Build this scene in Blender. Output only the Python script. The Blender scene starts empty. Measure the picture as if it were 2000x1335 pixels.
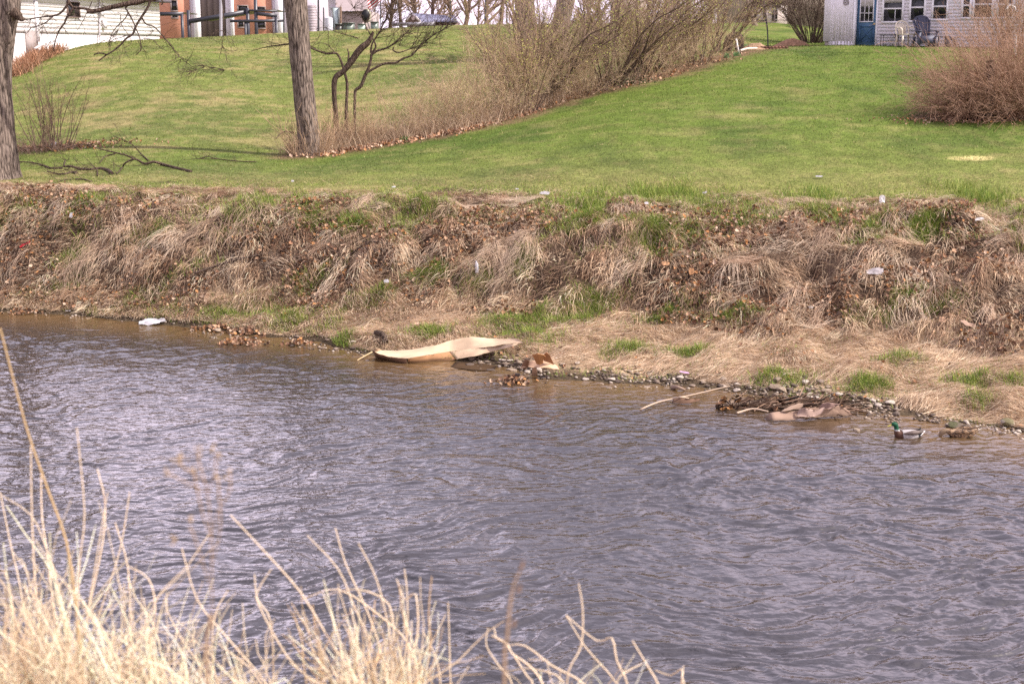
import bpy, math
import numpy as np
from mathutils import Vector
R_ = np.random.default_rng(7)
sc = bpy.context.scene
COL = sc.collection
# ------------------------------------------------------------------ camera
H = 5.4; FOC = 2778.0; PITCH = math.atan(567.5/2778)
cam = bpy.data.cameras.new('camera'); camo = bpy.data.objects.new('camera', cam); COL.objects.link(camo)
camo.location = (0, 0, H); camo.rotation_euler = (math.pi/2-PITCH, 0, 0)
cam.lens = 50.0; cam.sensor_width = 36.0; cam.clip_start = .05; cam.clip_end = 3000
cam.dof.use_dof = True; cam.dof.focus_distance = 27.0; cam.dof.aperture_fstop = 4.0
sc.camera = camo
# ------------------------------------------------------------------ sky, sun, exposure
SUN_EL = math.radians(44); SUN_AZ = math.radians(106)      # azimuth clockwise from +Y: the sun stands to the right
w = bpy.data.worlds.new('World'); sc.world = w; w.use_nodes = True
nt = w.node_tree; nt.nodes.clear()
out = nt.nodes.new('ShaderNodeOutputWorld'); bg = nt.nodes.new('ShaderNodeBackground')
sky = nt.nodes.new('ShaderNodeTexSky'); sky.sky_type = 'NISHITA'; sky.sun_disc = False
sky.sun_elevation = SUN_EL; sky.sun_rotation = SUN_AZ; sky.dust_density = 3.0; sky.air_density = 1.0; sky.altitude = 200
tc = nt.nodes.new('ShaderNodeTexCoord'); mp = nt.nodes.new('ShaderNodeMapping'); mp.inputs['Scale'].default_value = (1.2, 1.2, 4.0)
cn = nt.nodes.new('ShaderNodeTexNoise'); cn.inputs['Scale'].default_value = 2.2; cn.inputs['Detail'].default_value = 6
cr = nt.nodes.new('ShaderNodeValToRGB'); cr.color_ramp.elements[0].position = .36; cr.color_ramp.elements[0].color = (.0, .0, .0, 1)
cr.color_ramp.elements[1].position = .62; cr.color_ramp.elements[1].color = (1, 1, 1, 1)
cm = nt.nodes.new('ShaderNodeMix'); cm.data_type = 'RGBA'; cm.inputs[7].default_value = (11.3, 9.7, 11.8, 1)   # thin bright cloud veil
L = nt.links.new
L(tc.outputs['Generated'], mp.inputs[0]); L(mp.outputs[0], cn.inputs['Vector']); L(cn.outputs[0], cr.inputs[0])
gs = nt.nodes.new('ShaderNodeSeparateXYZ'); L(tc.outputs['Generated'], gs.inputs[0])       # the veil is thick near the horizon and thins overhead
gr = nt.nodes.new('ShaderNodeMapRange'); gr.inputs[1].default_value = .10; gr.inputs[2].default_value = .80; gr.inputs[3].default_value = 1.0; gr.inputs[4].default_value = 0.0; L(gs.outputs[2], gr.inputs[0])
ga = nt.nodes.new('ShaderNodeMath'); ga.operation = 'MULTIPLY_ADD'; ga.inputs[1].default_value = .75; ga.use_clamp = True; L(gr.outputs[0], ga.inputs[0]); 
gb = nt.nodes.new('ShaderNodeMath'); gb.operation = 'MULTIPLY'; gb.inputs[1].default_value = .62; L(cr.outputs[0], gb.inputs[0]); L(gb.outputs[0], ga.inputs[2])
L(ga.outputs[0], cm.inputs[0]); L(sky.outputs[0], cm.inputs[6]); L(cm.outputs[2], bg.inputs[0])

vd = nt.nodes.new('ShaderNodeVectorMath'); vd.operation = 'DOT_PRODUCT'; vd.inputs[1].default_value = (-.26, .93, .26); L(tc.outputs['Generated'], vd.inputs[0])       # added brighter patch of sky, for a pale sheen on the left water
vm = nt.nodes.new('ShaderNodeMapRange'); vm.interpolation_type = 'SMOOTHSTEP'; vm.inputs[1].default_value = .955; vm.inputs[2].default_value = 1.0; vm.inputs[3].default_value = 1.0; vm.inputs[4].default_value = 1.75; L(vd.outputs['Value'], vm.inputs[0])
vx = nt.nodes.new('ShaderNodeMix'); vx.data_type = 'RGBA'; vx.blend_type = 'MULTIPLY'; vx.inputs[0].default_value = 1; L(cm.outputs[2], vx.inputs[6]); L(vm.outputs[0], vx.inputs[7]); L(vx.outputs[2], bg.inputs[0])
bg.inputs[1].default_value = 0.104; L(bg.outputs[0], out.inputs[0])
sl = bpy.data.lights.new('sun', 'SUN'); sl.energy = 5.0; sl.angle = math.radians(1.0); sl.color = (1, .92, .86)
so = bpy.data.objects.new('sun', sl); COL.objects.link(so)
sdir = Vector((math.sin(SUN_AZ)*math.cos(SUN_EL), math.cos(SUN_AZ)*math.cos(SUN_EL), math.sin(SUN_EL)))
so.rotation_euler = (-sdir).to_track_quat('-Z', 'Y').to_euler(); so.location = (40, -10, 60)
sc.view_settings.view_transform = 'Standard'; sc.view_settings.look = 'None'
sc.view_settings.exposure = 0.56; sc.view_settings.gamma = 1
sc.cycles.max_bounces = 6; sc.cycles.transparent_max_bounces = 6
sc.cycles.use_denoising = False; sc.cycles.use_adaptive_sampling = False; sc.cycles.sample_clamp_direct = 2.5; sc.cycles.sample_clamp_indirect = 3

# ------------------------------------------------------------------ projection helpers (to measure places off the photograph)
def tanrow(r): return math.tan(PITCH+math.atan((r-667.5)/FOC))
def at(px, row, Y):
    """point seen at photo pixel (px,row) at world depth Y"""
    u = (px-1000)/FOC; v = (row-667.5)/FOC
    dy = math.cos(PITCH)-math.sin(PITCH)*v; dz = -math.sin(PITCH)-math.cos(PITCH)*v
    k = Y/dy
    return np.array([u*k, Y, H+dz*k])
def atz(px, row, z):
    u = (px-1000)/FOC; v = (row-667.5)/FOC
    dy = math.cos(PITCH)-math.sin(PITCH)*v; dz = -math.sin(PITCH)-math.cos(PITCH)*v
    k = (z-H)/dz
    return np.array([u*k, dy*k, z])
# ------------------------------------------------------------------ noise
_T = np.random.default_rng(3).random((256, 256))
def vn(x, y, s=0):
    x = np.asarray(x, float)+s*17.3; y = np.asarray(y, float)+s*31.7
    xi = np.floor(x).astype(int); yi = np.floor(y).astype(int); fx = x-xi; fy = y-yi
    fx = fx*fx*(3-2*fx); fy = fy*fy*(3-2*fy)
    a = _T[xi & 255, yi & 255]; b = _T[(xi+1) & 255, yi & 255]; c = _T[xi & 255, (yi+1) & 255]; d = _T[(xi+1) & 255, (yi+1) & 255]
    return (a*(1-fx)+b*fx)*(1-fy)+(c*(1-fx)+d*fx)*fy
def fbm(x, y, o=4, s=0):
    r = 0; a = 1; t = 0
    for i in range(o):
        r = r+a*vn(x*2**i, y*2**i, s+i); t += a; a *= .5
    return r/t
def sstep(a, b, x):
    t = np.clip((x-a)/(b-a), 0, 1); return t*t*(3-2*t)
# ------------------------------------------------------------------ terrain
KP = [-600, 0, 140, 270, 400, 520, 620, 700, 800, 900, 1000, 1060, 1200, 1340, 1480, 1600, 1740, 1830, 2000, 2600]
WR = [595, 606, 613, 627, 640, 655, 664, 688, 700, 704, 716, 736, 746, 750, 768, 785, 803, 820, 842, 880]
TR = [585, 590, 598, 605, 612, 600, 600, 605, 605, 610, 615, 620, 622, 635, 650, 660, 665, 670, 690, 700]
TZ = [.06, .08, .1, .15, .2, .35, .42, .45, .5, .5, .5, .5, .5, .5, .5, .5, .5, .5, .5, .5]
BP = [-600, 0, 600, 1200, 2000, 2600]; BR = [395, 398, 418, 432, 440, 445]; BZ = [2.0, 2.0, 2.08, 2.12, 2.2, 2.2]
EP = [-600, 0, 600, 1200, 2000, 2600]; ER = [352, 354, 368, 378, 386, 390]; EZ = [2.25, 2.25, 2.33, 2.4, 2.45, 2.45]
LY = [36, 43, 50, 58, 66, 74, 82, 95]
LP = [-500, 0, 130, 300, 600, 900, 1200, 1350, 1500, 1620, 1800, 2000, 2500]
LR = [[345, 312, 275, 230, 190, 175, 170, 165],
      [342, 303, 253, 193, 148, 148, 150, 155],
      [340, 295, 242, 180, 122, 96, 90, 90],
      [337, 286, 230, 166, 110, 76, 80, 84],
      [338, 298, 243, 180, 122, 80, 62, 66],
      [318, 262, 205, 152, 105, 70, 47, 52],
      [285, 217, 165, 122, 90, 65, 45, 47],
      [282, 205, 148, 108, 88, 72, 55, 44],
      [280, 200, 143, 98, 93, 88, 72, 42],
      [278, 198, 141, 92, 88, 84, 75, 60],
      [275, 196, 138, 89, 84, 84, 84, 80],
      [272, 196, 140, 90, 84, 84, 84, 80],
      [272, 196, 140, 90, 84, 84, 84, 80]]
CP = np.arange(-1000, 3001, 20.0); YG = np.arange(9.5, 130, .1)
HT = np.zeros((len(CP), len(YG))); YW = np.zeros(len(CP)); YT = YW.copy(); YB = YW.copy(); YE = YW.copy()
LR = np.array(LR, float)
for i, p in enumerate(CP):
    yw = H/tanrow(np.interp(p, KP, WR)); tz = np.interp(p, KP, TZ)
    yt = max(yw+.25, (H-tz)/tanrow(np.interp(p, KP, TR)))
    bz = np.interp(p, BP, BZ); yb = max(yt+1.2, (H-bz)/tanrow(np.interp(p, BP, BR)))
    ez = np.interp(p, EP, EZ); ye = max(yb+1.5, (H-ez)/tanrow(np.interp(p, EP, ER)))
    ys = [9.5, yw-3.2, yw-.8, yw, yt, yb, ye]; zs = [-.6, -.5, -.13, 0, tz, bz, ez]
    for j, Y in enumerate(LY):
        r = np.interp(p, LP, LR[:, j]); z = H-Y*tanrow(r)
        if Y > ye+1.5: ys.append(Y); zs.append(z)
    ys.append(131); zs.append(zs[-1]-.35)
    HT[i] = np.interp(YG, ys, zs); YW[i], YT[i], YB[i], YE[i] = yw, yt, yb, ye
def smooth(A, ax, sig):
    n = int(3*sig); k = np.exp(-.5*(np.arange(-n, n+1)/sig)**2); k /= k.sum()
    pad = [(0, 0), (0, 0)]; pad[ax] = (n, n); B = np.pad(A, pad, mode='edge')
    return sum(k[m]*np.take(B, range(m, m+A.shape[ax]), axis=ax) for m in range(2*n+1))
HF = smooth(smooth(HT, 1, 22), 0, 2.0); HN = smooth(smooth(HT, 1, 2.2), 0, .8)
lawnw = sstep(1.0, 3.0, YG[None, :]-YE[:, None])
HT = HN*(1-lawnw)+HF*lawnw
def colof(x, y): return np.clip((1000+FOC*np.asarray(x)/np.maximum(np.asarray(y, float), 9.5)*math.cos(PITCH)-CP[0])/20.0, 0, len(CP)-1.001)
# (horizontal fan coordinate; a pixel column corresponds to nearly one column of the table)
def band(A, x, y):
    c = colof(x, y); i = c.astype(int); f = c-i; return A[i]*(1-f)+A[i+1]*f
def h0(x, y):
    x = np.asarray(x, float); y = np.asarray(y, float)
    c = colof(x, y); i = c.astype(int); f = c-i
    g = np.clip((y-9.5)/.1, 0, len(YG)-1.001); j = g.astype(int); e = g-j
    z = (HT[i, j]*(1-e)+HT[i, j+1]*e)*(1-f)+(HT[i+1, j]*(1-e)+HT[i+1, j+1]*e)*f
    near = np.where(y < 4, 3.5+(4-np.maximum(y, -12))*.06, 3.5-(y-4)*(4.1/5.5))
    return np.where(y < 9.5, near, z)
def hgt(x, y):
    z = h0(x, y); x = np.asarray(x, float); y = np.asarray(y, float)
    yw = band(YW, x, y); yt = band(YT, x, y); yb = band(YB, x, y); ye = band(YE, x, y)
    slope = sstep(yt-.3, yt+.5, y)*(1-sstep(yb+.2, ye, y)); bench = sstep(yw-.1, yw+.5, y)*(1-sstep(yt, yt+.5, y))
    lump = (fbm(x*1.0, y*1.4, 3, 2)-.5)*.70+(fbm(x*2.8, y*3.2, 2, 5)-.5)*.30
    z = z+slope*lump+bench*((fbm(x*1.5, y*2.2, 3, 9)-.5)*.34)
    z = z+sstep(ye, ye+3, y)*(1-sstep(90, 120, y))*(fbm(x*.22, y*.22, 3, 4)-.5)*.16
    z = z+(1-sstep(4, 9, y))*(fbm(x*2, y*2, 3, 6)-.5)*.12
    return z
def ground(px, row):
    """where the ray through photo pixel (px,row) meets the ground"""
    Y = np.arange(14, 125, .05); p0 = at(px, row, 1.0); d = p0-np.array([0, 0, H])
    X = d[0]*Y; Z = H+d[2]*Y; hh = hgt(X, Y); k = np.where(Z <= np.maximum(hh, 0))[0]
    k = k[0] if len(k) else len(Y)-1
    return np.array([X[k], Y[k], max(hh[k], 0)])
# ------------------------------------------------------------------ object helpers
def tag(o, label=None, cat=None, group=None, kind=None):
    if label: o['label'] = label
    if cat: o['category'] = cat
    if group: o['group'] = group
    if kind: o['kind'] = kind
    return o
def empty(name, loc, label=None, cat=None, group=None, rz=0):
    o = bpy.data.objects.new(name, None); COL.objects.link(o); o.location = tuple(loc); o.rotation_euler = (0, 0, rz)
    o.empty_display_size = .2
    return tag(o, label, cat, group)
def mesh_np(name, V, F, mat, col=None, parent=None, smooth=False, loc=None):
    V = np.ascontiguousarray(V, dtype=np.float32).reshape(-1, 3); F = np.ascontiguousarray(F, dtype=np.int32)
    if loc is not None: V = V-np.array(loc, dtype=np.float32)
    elif parent is not None and parent.type == 'EMPTY' and tuple(parent.rotation_euler) == (0, 0, 0): V = V-np.array(parent.location, dtype=np.float32)
    me = bpy.data.meshes.new(name); k = F.shape[1]
    me.vertices.add(len(V)); me.vertices.foreach_set('co', V.ravel())
    me.loops.add(F.size); me.loops.foreach_set('vertex_index', F.ravel())
    me.polygons.add(len(F)); me.polygons.foreach_set('loop_start', np.arange(len(F), dtype=np.int32)*k)
    if smooth: me.polygons.foreach_set('use_smooth', np.ones(len(F), dtype=bool))
    me.update(calc_edges=True)
    if col is not None:
        c = np.ones((len(V), 4), dtype=np.float32); c[:, :3] = np.asarray(col).reshape(-1, 3) if np.size(col) > 3 else col
        a = me.color_attributes.new('col', 'FLOAT_COLOR', 'POINT'); a.data.foreach_set('color', c.ravel())
    me.materials.append(mat)
    o = bpy.data.objects.new(name, me); COL.objects.link(o)
    if loc is not None: o.location = tuple(float(q) for q in loc)
    if parent is not None: o.parent = parent
    return o
def norm(a): return a/np.maximum(np.linalg.norm(a, axis=-1, keepdims=True), 1e-9)
def tubes(P, R, S=3, cap=False):
    P = np.asarray(P, float); N, K, _ = P.shape
    T = np.gradient(P, axis=1); T = norm(T)
    ref = np.where(np.abs(T[..., 2:3]) > .9, np.array([1., 0, 0]), np.array([0, 0, 1.]))
    # one reference per strand avoids twists
    m = np.abs(norm(P[:, -1]-P[:, 0])[:, 2]) > .8
    ref = np.where(m[:, None, None], np.array([1., .1, 0]), np.array([0, .1, 1.]))*np.ones((N, K, 1))
    A = norm(np.cross(T, ref)); B = np.cross(T, A)
    th = np.arange(S)/S*2*np.pi
    V = P[:, :, None]+np.asarray(R)[..., None, None]*(A[:, :, None]*np.cos(th)[:, None]+B[:, :, None]*np.sin(th)[:, None])
    idx = np.arange(N*K*S).reshape(N, K, S); n = np.roll(idx, -1, axis=2)
    F = np.stack([idx[:, :-1], n[:, :-1], n[:, 1:], idx[:, 1:]], -1).reshape(-1, 4)
    return V.reshape(-1, 3), F
def ribbons(P, W, side):
    """P (N,K,3), W (N,K) widths, side (N,3)"""
    N, K, _ = P.shape; s = norm(side)[:, None]*W[..., None]*.5
    V = np.stack([P-s, P+s], 2); idx = np.arange(N*K*2).reshape(N, K, 2)
    F = np.stack([idx[:, :-1, 0], idx[:, :-1, 1], idx[:, 1:, 1], idx[:, 1:, 0]], -1).reshape(-1, 4)
    return V.reshape(-1, 3), F
def catmull(pts, n):
    pts = np.asarray(pts, float); K = len(pts); t = np.linspace(0, K-1, n); i = np.minimum(t.astype(int), K-2); f = (t-i)[:, None]
    P = np.concatenate([[2*pts[0]-pts[1]], pts, [2*pts[-1]-pts[-2]]]); a, b, c, d = P[i], P[i+1], P[i+2], P[i+3]
    return .5*(2*b+(c-a)*f+(2*a-5*b+4*c-d)*f**2+(-a+3*b-3*c+d)*f**3)
class Acc:
    def __init__(s): s.V = []; s.F = []; s.C = []; s.n = 0
    def add(s, V, F, C=(.5, .5, .5)):
        V = np.asarray(V, float); C = np.asarray(C, float)
        if C.ndim == 1: C = np.tile(C, (len(V), 1))
        s.V.append(V); s.F.append(np.asarray(F)+s.n); s.C.append(C); s.n += len(V)
    def build(s, name, mat, parent=None, smooth=False, loc=None):
        return mesh_np(name, np.concatenate(s.V), np.concatenate(s.F), mat, np.concatenate(s.C), parent, smooth, loc)
    def tube(s, pts, r, S=8, n=None, C=(.5, .5, .5), jit=0):
        pts = np.asarray(pts, float); n = n or (len(pts)-1)*4+1
        P = catmull(pts, n); rr = np.interp(np.linspace(0, 1, n), np.linspace(0, 1, len(np.atleast_1d(r))), np.atleast_1d(r)) if np.size(r) > 1 else np.full(n, float(r))
        if jit: P[1:-1] += R_.normal(0, jit, (n-2, 3))
        V, F = tubes(P[None], rr[None], S)
        # close both ends with degenerate quads folded to the centre line
        V = np.concatenate([V, P[:1], P[-1:]]); b = len(V)-2; e = (n-1)*S
        c = [[(k+1) % S, k, b, b] for k in range(S)]+[[e+k, e+(k+1) % S, b+1, b+1] for k in range(S)]
        s.add(V, F, C); s.T = c
        s.tri(np.concatenate([P[:1], V[:S]]), S); s.tri(np.concatenate([P[-1:], V[e:e+S]]), S)
    def tri(s, V, S):
        # small fan made of quads sharing the centre vertex (needs even S); centre, ring
        if S % 2: return
        F = [[0, 1+(2*k), 1+(2*k+1) % S, 1+(2*k+2) % S] for k in range(S//2)]
        s.add(V, F, s.C[-1][0])
    def box(s, o, u, v, w_, C=(.5, .5, .5)):
        """box from corner o with three edge vectors"""
        o, u, v, w_ = [np.asarray(q, float) for q in (o, u, v, w_)]
        V = [o, o+u, o+u+v, o+v, o+w_, o+u+w_, o+u+v+w_, o+v+w_]
        s.add(V, [[0, 3, 2, 1], [4, 5, 6, 7], [0, 1, 5, 4], [1, 2, 6, 5], [2, 3, 7, 6], [3, 0, 4, 7]], C)
    def bar(s, a, b, wd, ht, C=(.5, .5, .5)):
        a = np.asarray(a, float); b = np.asarray(b, float); t = norm(b-a)
        ref = np.array([0, 0, 1.]) if abs(t[2]) < .9 else np.array([0, 1., 0])
        x = norm(np.cross(t, ref))*wd; y = norm(np.cross(x, t))*ht
        s.box(a-x/2-y/2, x, b-a, y, C)
class Wall:
    """local frame of an upright wall: s along, d outward (towards the river), z up"""
    def __init__(s, p, q):
        s.o = np.array([p[0], p[1], 0.]); e = np.array([q[0]-p[0], q[1]-p[1], 0.]); s.len = np.linalg.norm(e); s.u = e/s.len
        s.n = np.array([s.u[1], -s.u[0], 0.])
    def hit(s, px, row):
        d = at(px, row, 1.0)-np.array([0, 0, H]); k = np.dot(s.o, s.n)/np.dot(d, s.n); p = d*k+np.array([0, 0, H])
        return float(np.dot(p-s.o, s.u)), float(p[2])
    def P(s, a, d, z): return s.o+s.u*a+s.n*d+np.array([0, 0, z])
    def box(s, A, s0, s1, z0, z1, d0, d1, C=(.5, .5, .5)):
        A.box(s.P(s0, d1, z0), s.u*(s1-s0), -s.n*(d1-d0), [0, 0, z1-z0], C)
def copytree(o, loc, rz=None, scale=None, label=None, group=None):
    c = o.copy(); COL.objects.link(c); c.location = tuple(float(q) for q in loc)
    if rz is not None: c.rotation_euler = (0, 0, rz)
    if scale is not None: c.scale = scale if hasattr(scale, '__len__') else (scale,)*3
    if label: c['label'] = label
    if group: c['group'] = group
    for ch in list(o.children):
        d = ch.copy(); COL.objects.link(d); d.parent = c; d.matrix_parent_inverse = ch.matrix_parent_inverse
        for g in list(ch.children):
            e = g.copy(); COL.objects.link(e); e.parent = d
    return c
# ------------------------------------------------------------------ materials
def mat(name, col=None, rough=.8, spec=.3, attr=False, noise=0, nscale=8, bump=0, bscale=None, stretch=None, metal=0, transl=0, coords='Object', dark=None):
    m = bpy.data.materials.new(name); m.use_nodes = True; n = m.node_tree.nodes; l = m.node_tree.links.new; b = n['Principled BSDF']
    b.inputs['Roughness'].default_value = rough; b.inputs['Specular IOR Level'].default_value = spec; b.inputs['Metallic'].default_value = metal
    t = n.new('ShaderNodeTexCoord'); mpn = n.new('ShaderNodeMapping'); l(t.outputs[coords], mpn.inputs[0])
    if stretch: mpn.inputs['Scale'].default_value = stretch
    if attr:
        a = n.new('ShaderNodeAttribute'); a.attribute_name = 'col'; src = a.outputs['Color']
    else:
        r = n.new('ShaderNodeRGB'); r.outputs[0].default_value = (*col, 1); src = r.outputs[0]
    if noise:
        nz = n.new('ShaderNodeTexNoise'); nz.inputs['Scale'].default_value = nscale; nz.inputs['Detail'].default_value = 6; nz.inputs['Roughness'].default_value = .65; l(mpn.outputs[0], nz.inputs['Vector'])
        mr = n.new('ShaderNodeMapRange'); mr.inputs[1].default_value = .3; mr.inputs[2].default_value = .7; mr.inputs[3].default_value = 1-noise; mr.inputs[4].default_value = 1+noise*.6; l(nz.outputs[0], mr.inputs[0])
        mx = n.new('ShaderNodeMix'); mx.data_type = 'RGBA'; mx.blend_type = 'MULTIPLY'; mx.inputs[0].default_value = 1; l(src, mx.inputs[6]); l(mr.outputs[0], mx.inputs[7]); src = mx.outputs[2]
    if bump:
        bz = n.new('ShaderNodeTexNoise'); bz.inputs['Scale'].default_value = bscale or nscale; bz.inputs['Detail'].default_value = 8; l(mpn.outputs[0], bz.inputs['Vector'])
        bp = n.new('ShaderNodeBump'); bp.inputs['Strength'].default_value = min(1, bump); bp.inputs['Distance'].default_value = .02*max(1, bump); l(bz.outputs[0], bp.inputs['Height']); l(bp.outputs[0], b.inputs['Normal'])
    l(src, b.inputs['Base Color'])
    if transl:
        tr = n.new('ShaderNodeBsdfTranslucent'); l(src, tr.inputs[0]); ms = n.new('ShaderNodeMixShader'); ms.inputs[0].default_value = transl
        l(b.outputs[0], ms.inputs[1]); l(tr.outputs[0], ms.inputs[2]); l(ms.outputs[0], n['Material Output'].inputs[0])
    return m
M = {}
M['blade'] = mat('plant_blades', attr=True, rough=.7, spec=.25, transl=.25)
M['leaf'] = mat('fallen_leaves', attr=True, rough=.75, spec=.2, transl=.12)
M['twig'] = mat('twig_bark', attr=True, rough=.85, spec=.15)
M['stone'] = mat('stone', attr=True, rough=.8, spec=.3, noise=.45, nscale=9, bump=.7, bscale=14)
M['plain'] = mat('coloured_surface', attr=True, rough=.55, spec=.35, noise=.06, nscale=3)
M['paint'] = mat('painted_wood', attr=True, rough=.55, spec=.3, noise=.10, nscale=2.5, bump=.1, bscale=30)
M['metal'] = mat('painted_steel', attr=True, rough=.4, spec=.5, noise=.12, nscale=4)
M['glass'] = mat('window_glass', (.018, .018, .02), rough=.06, spec=.6)
M['plastic'] = mat('plastic_film', attr=True, rough=.35, spec=.5, transl=.3, noise=.1, nscale=10)
M['card'] = mat('cardboard', attr=True, rough=.8, spec=.15, noise=.12, nscale=3.5, bump=.15, bscale=30, stretch=(1, 3, 3))
M['feather'] = mat('feathers', attr=True, rough=.6, spec=.25, noise=.25, nscale=60, bump=.2, bscale=90)
M['soil'] = mat('bare_soil', attr=True, rough=.95, spec=.1, noise=.35, nscale=7, bump=1.5, bscale=12)
# bark with ridges running along the stem
def bark(name, c1, c2, sc_=9, zs=.16):
    m = bpy.data.materials.new(name); m.use_nodes = True; n = m.node_tree.nodes; l = m.node_tree.links.new; b = n['Principled BSDF']
    b.inputs['Roughness'].default_value = .9; b.inputs['Specular IOR Level'].default_value = .12
    t = n.new('ShaderNodeTexCoord'); mpn = n.new('ShaderNodeMapping'); mpn.inputs['Scale'].default_value = (1, 1, zs); l(t.outputs['Object'], mpn.inputs[0])
    a = n.new('ShaderNodeTexNoise'); a.inputs['Scale'].default_value = sc_*2; a.inputs['Detail'].default_value = 8; a.inputs['Roughness'].default_value = .6; a.inputs['Distortion'].default_value = .6; l(mpn.outputs[0], a.inputs['Vector'])
    v = n.new('ShaderNodeTexVoronoi'); v.feature = 'DISTANCE_TO_EDGE'; v.inputs['Scale'].default_value = sc_*1.6; l(mpn.outputs[0], v.inputs['Vector'])
    mxx = n.new('ShaderNodeMath'); mxx.operation = 'MULTIPLY_ADD'; mxx.inputs[1].default_value = 1.2; l(v.outputs[0], mxx.inputs[0]); l(a.outputs[0], mxx.inputs[2])
    r = n.new('ShaderNodeValToRGB'); r.color_ramp.elements[0].position = .42; r.color_ramp.elements[0].color = (*c1, 1); r.color_ramp.elements[1].position = .75; r.color_ramp.elements[1].color = (*c2, 1); l(mxx.outputs[0], r.inputs[0]); l(r.outputs[0], b.inputs['Base Color'])
    bp = n.new('ShaderNodeBump'); bp.inputs['Strength'].default_value = 1; bp.inputs['Distance'].default_value = .05; l(mxx.outputs[0], bp.inputs['Height']); l(bp.outputs[0], b.inputs['Normal'])
    return m
M['bark'] = bark('ridged_bark', (.04, .030, .024), (.235, .185, .15))
M['barkd'] = bark('dark_bark', (.03, .02, .015), (.14, .10, .075), 14)
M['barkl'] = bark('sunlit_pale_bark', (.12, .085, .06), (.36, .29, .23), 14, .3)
# ================================================================== GROUND
def ground_material():
    m = bpy.data.materials.new('ground'); m.use_nodes = True; n = m.node_tree.nodes; l = m.node_tree.links.new; b = n['Principled BSDF']
    b.inputs['Roughness'].default_value = .95; b.inputs['Specular IOR Level'].default_value = .1
    a = n.new('ShaderNodeAttribute'); a.attribute_name = 'col'
    t = n.new('ShaderNodeTexCoord')
    prev = a.outputs['Color']
    for scl, lo, hi in ((1.3, .82, 1.2), (9, .72, 1.3), (38, .62, 1.4)):
        z = n.new('ShaderNodeTexNoise'); z.inputs['Scale'].default_value = scl; z.inputs['Detail'].default_value = 5; l(t.outputs['Object'], z.inputs['Vector'])
        mr = n.new('ShaderNodeMapRange'); mr.inputs[1].default_value = .3; mr.inputs[2].default_value = .7; mr.inputs[3].default_value = lo; mr.inputs[4].default_value = hi; l(z.outputs[0], mr.inputs[0])
        mx = n.new('ShaderNodeMix'); mx.data_type = 'RGBA'; mx.blend_type = 'MULTIPLY'; mx.inputs[0].default_value = 1; l(prev, mx.inputs[6]); l(mr.outputs[0], mx.inputs[7]); prev = mx.outputs[2]
    l(prev, b.inputs['Base Color'])
    z = n.new('ShaderNodeTexNoise'); z.inputs['Scale'].default_value = 22; z.inputs['Detail'].default_value = 8; l(t.outputs['Object'], z.inputs['Vector'])
    bp = n.new('ShaderNodeBump'); bp.inputs['Strength'].default_value = .8; bp.inputs['Distance'].default_value = .05; l(z.outputs[0], bp.inputs['Height']); l(bp.outputs[0], b.inputs['Normal'])
    return m
G_GREEN = np.array([.084, .134, .018]); G_DEEP = np.array([.054, .100, .013]); G_STRAW = np.array([.30, .235, .11])
HEDGE = np.array([ground(*q)[:2] for q in ((590, 305), (640, 300), (740, 283), (830, 268), (920, 250), (1010, 226), (1110, 192), (1210, 168), (1290, 148), (1370, 124), (1450, 102))])
def dist_hedge(x, y):
    d = np.full(np.shape(x), 1e9)
    for a, b in zip(HEDGE[:-1], HEDGE[1:]):
        e = b-a; t = np.clip(((x-a[0])*e[0]+(y-a[1])*e[1])/np.dot(e, e), 0, 1)
        d = np.minimum(d, np.hypot(x-a[0]-t*e[0], y-a[1]-t*e[1]))
    return d
def hedge_side(x, y):   # >0 on the far (left-hill) side
    yy = np.interp(x, HEDGE[:, 0], HEDGE[:, 1]); return y-yy
def lawn_col(x, y):
    left = sstep(-.5, 1.5, hedge_side(x, y))*(x < 12)
    f = fbm(x*.35, y*.2, 4, 20); g = fbm(x*1.2, y*.75, 4, 30); k = fbm(x*3, y*2, 3, 40)
    q = fbm(x*.9, y*1.5, 4, 33); dry = sstep(.52, .74, f*.5+q*.5)*.26+.07+left*(.13+.16*sstep(.50, .66, .4*f+.6*q))
    dry = dry+.22*sstep(.52, .72, k)*(.6+.5*left)
    ye = band(YE, x, y); dry = dry+.40*(1-sstep(0, 4, y-ye))*fbm(x*.8, y*.8, 3, 50)+.12*(1-sstep(2, 9, y-ye))
    dry = np.clip(dry, 0, .92)[..., None]; deep = sstep(.5, .68, fbm(x*.5+9, y*.3, 4, 60))[..., None]
    c = (G_GREEN*(1-deep)+G_DEEP*deep)*(1-dry)+G_STRAW*dry
    return c
_pt = ground(1900, 309)
_bush = ground(1920, 232)
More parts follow.
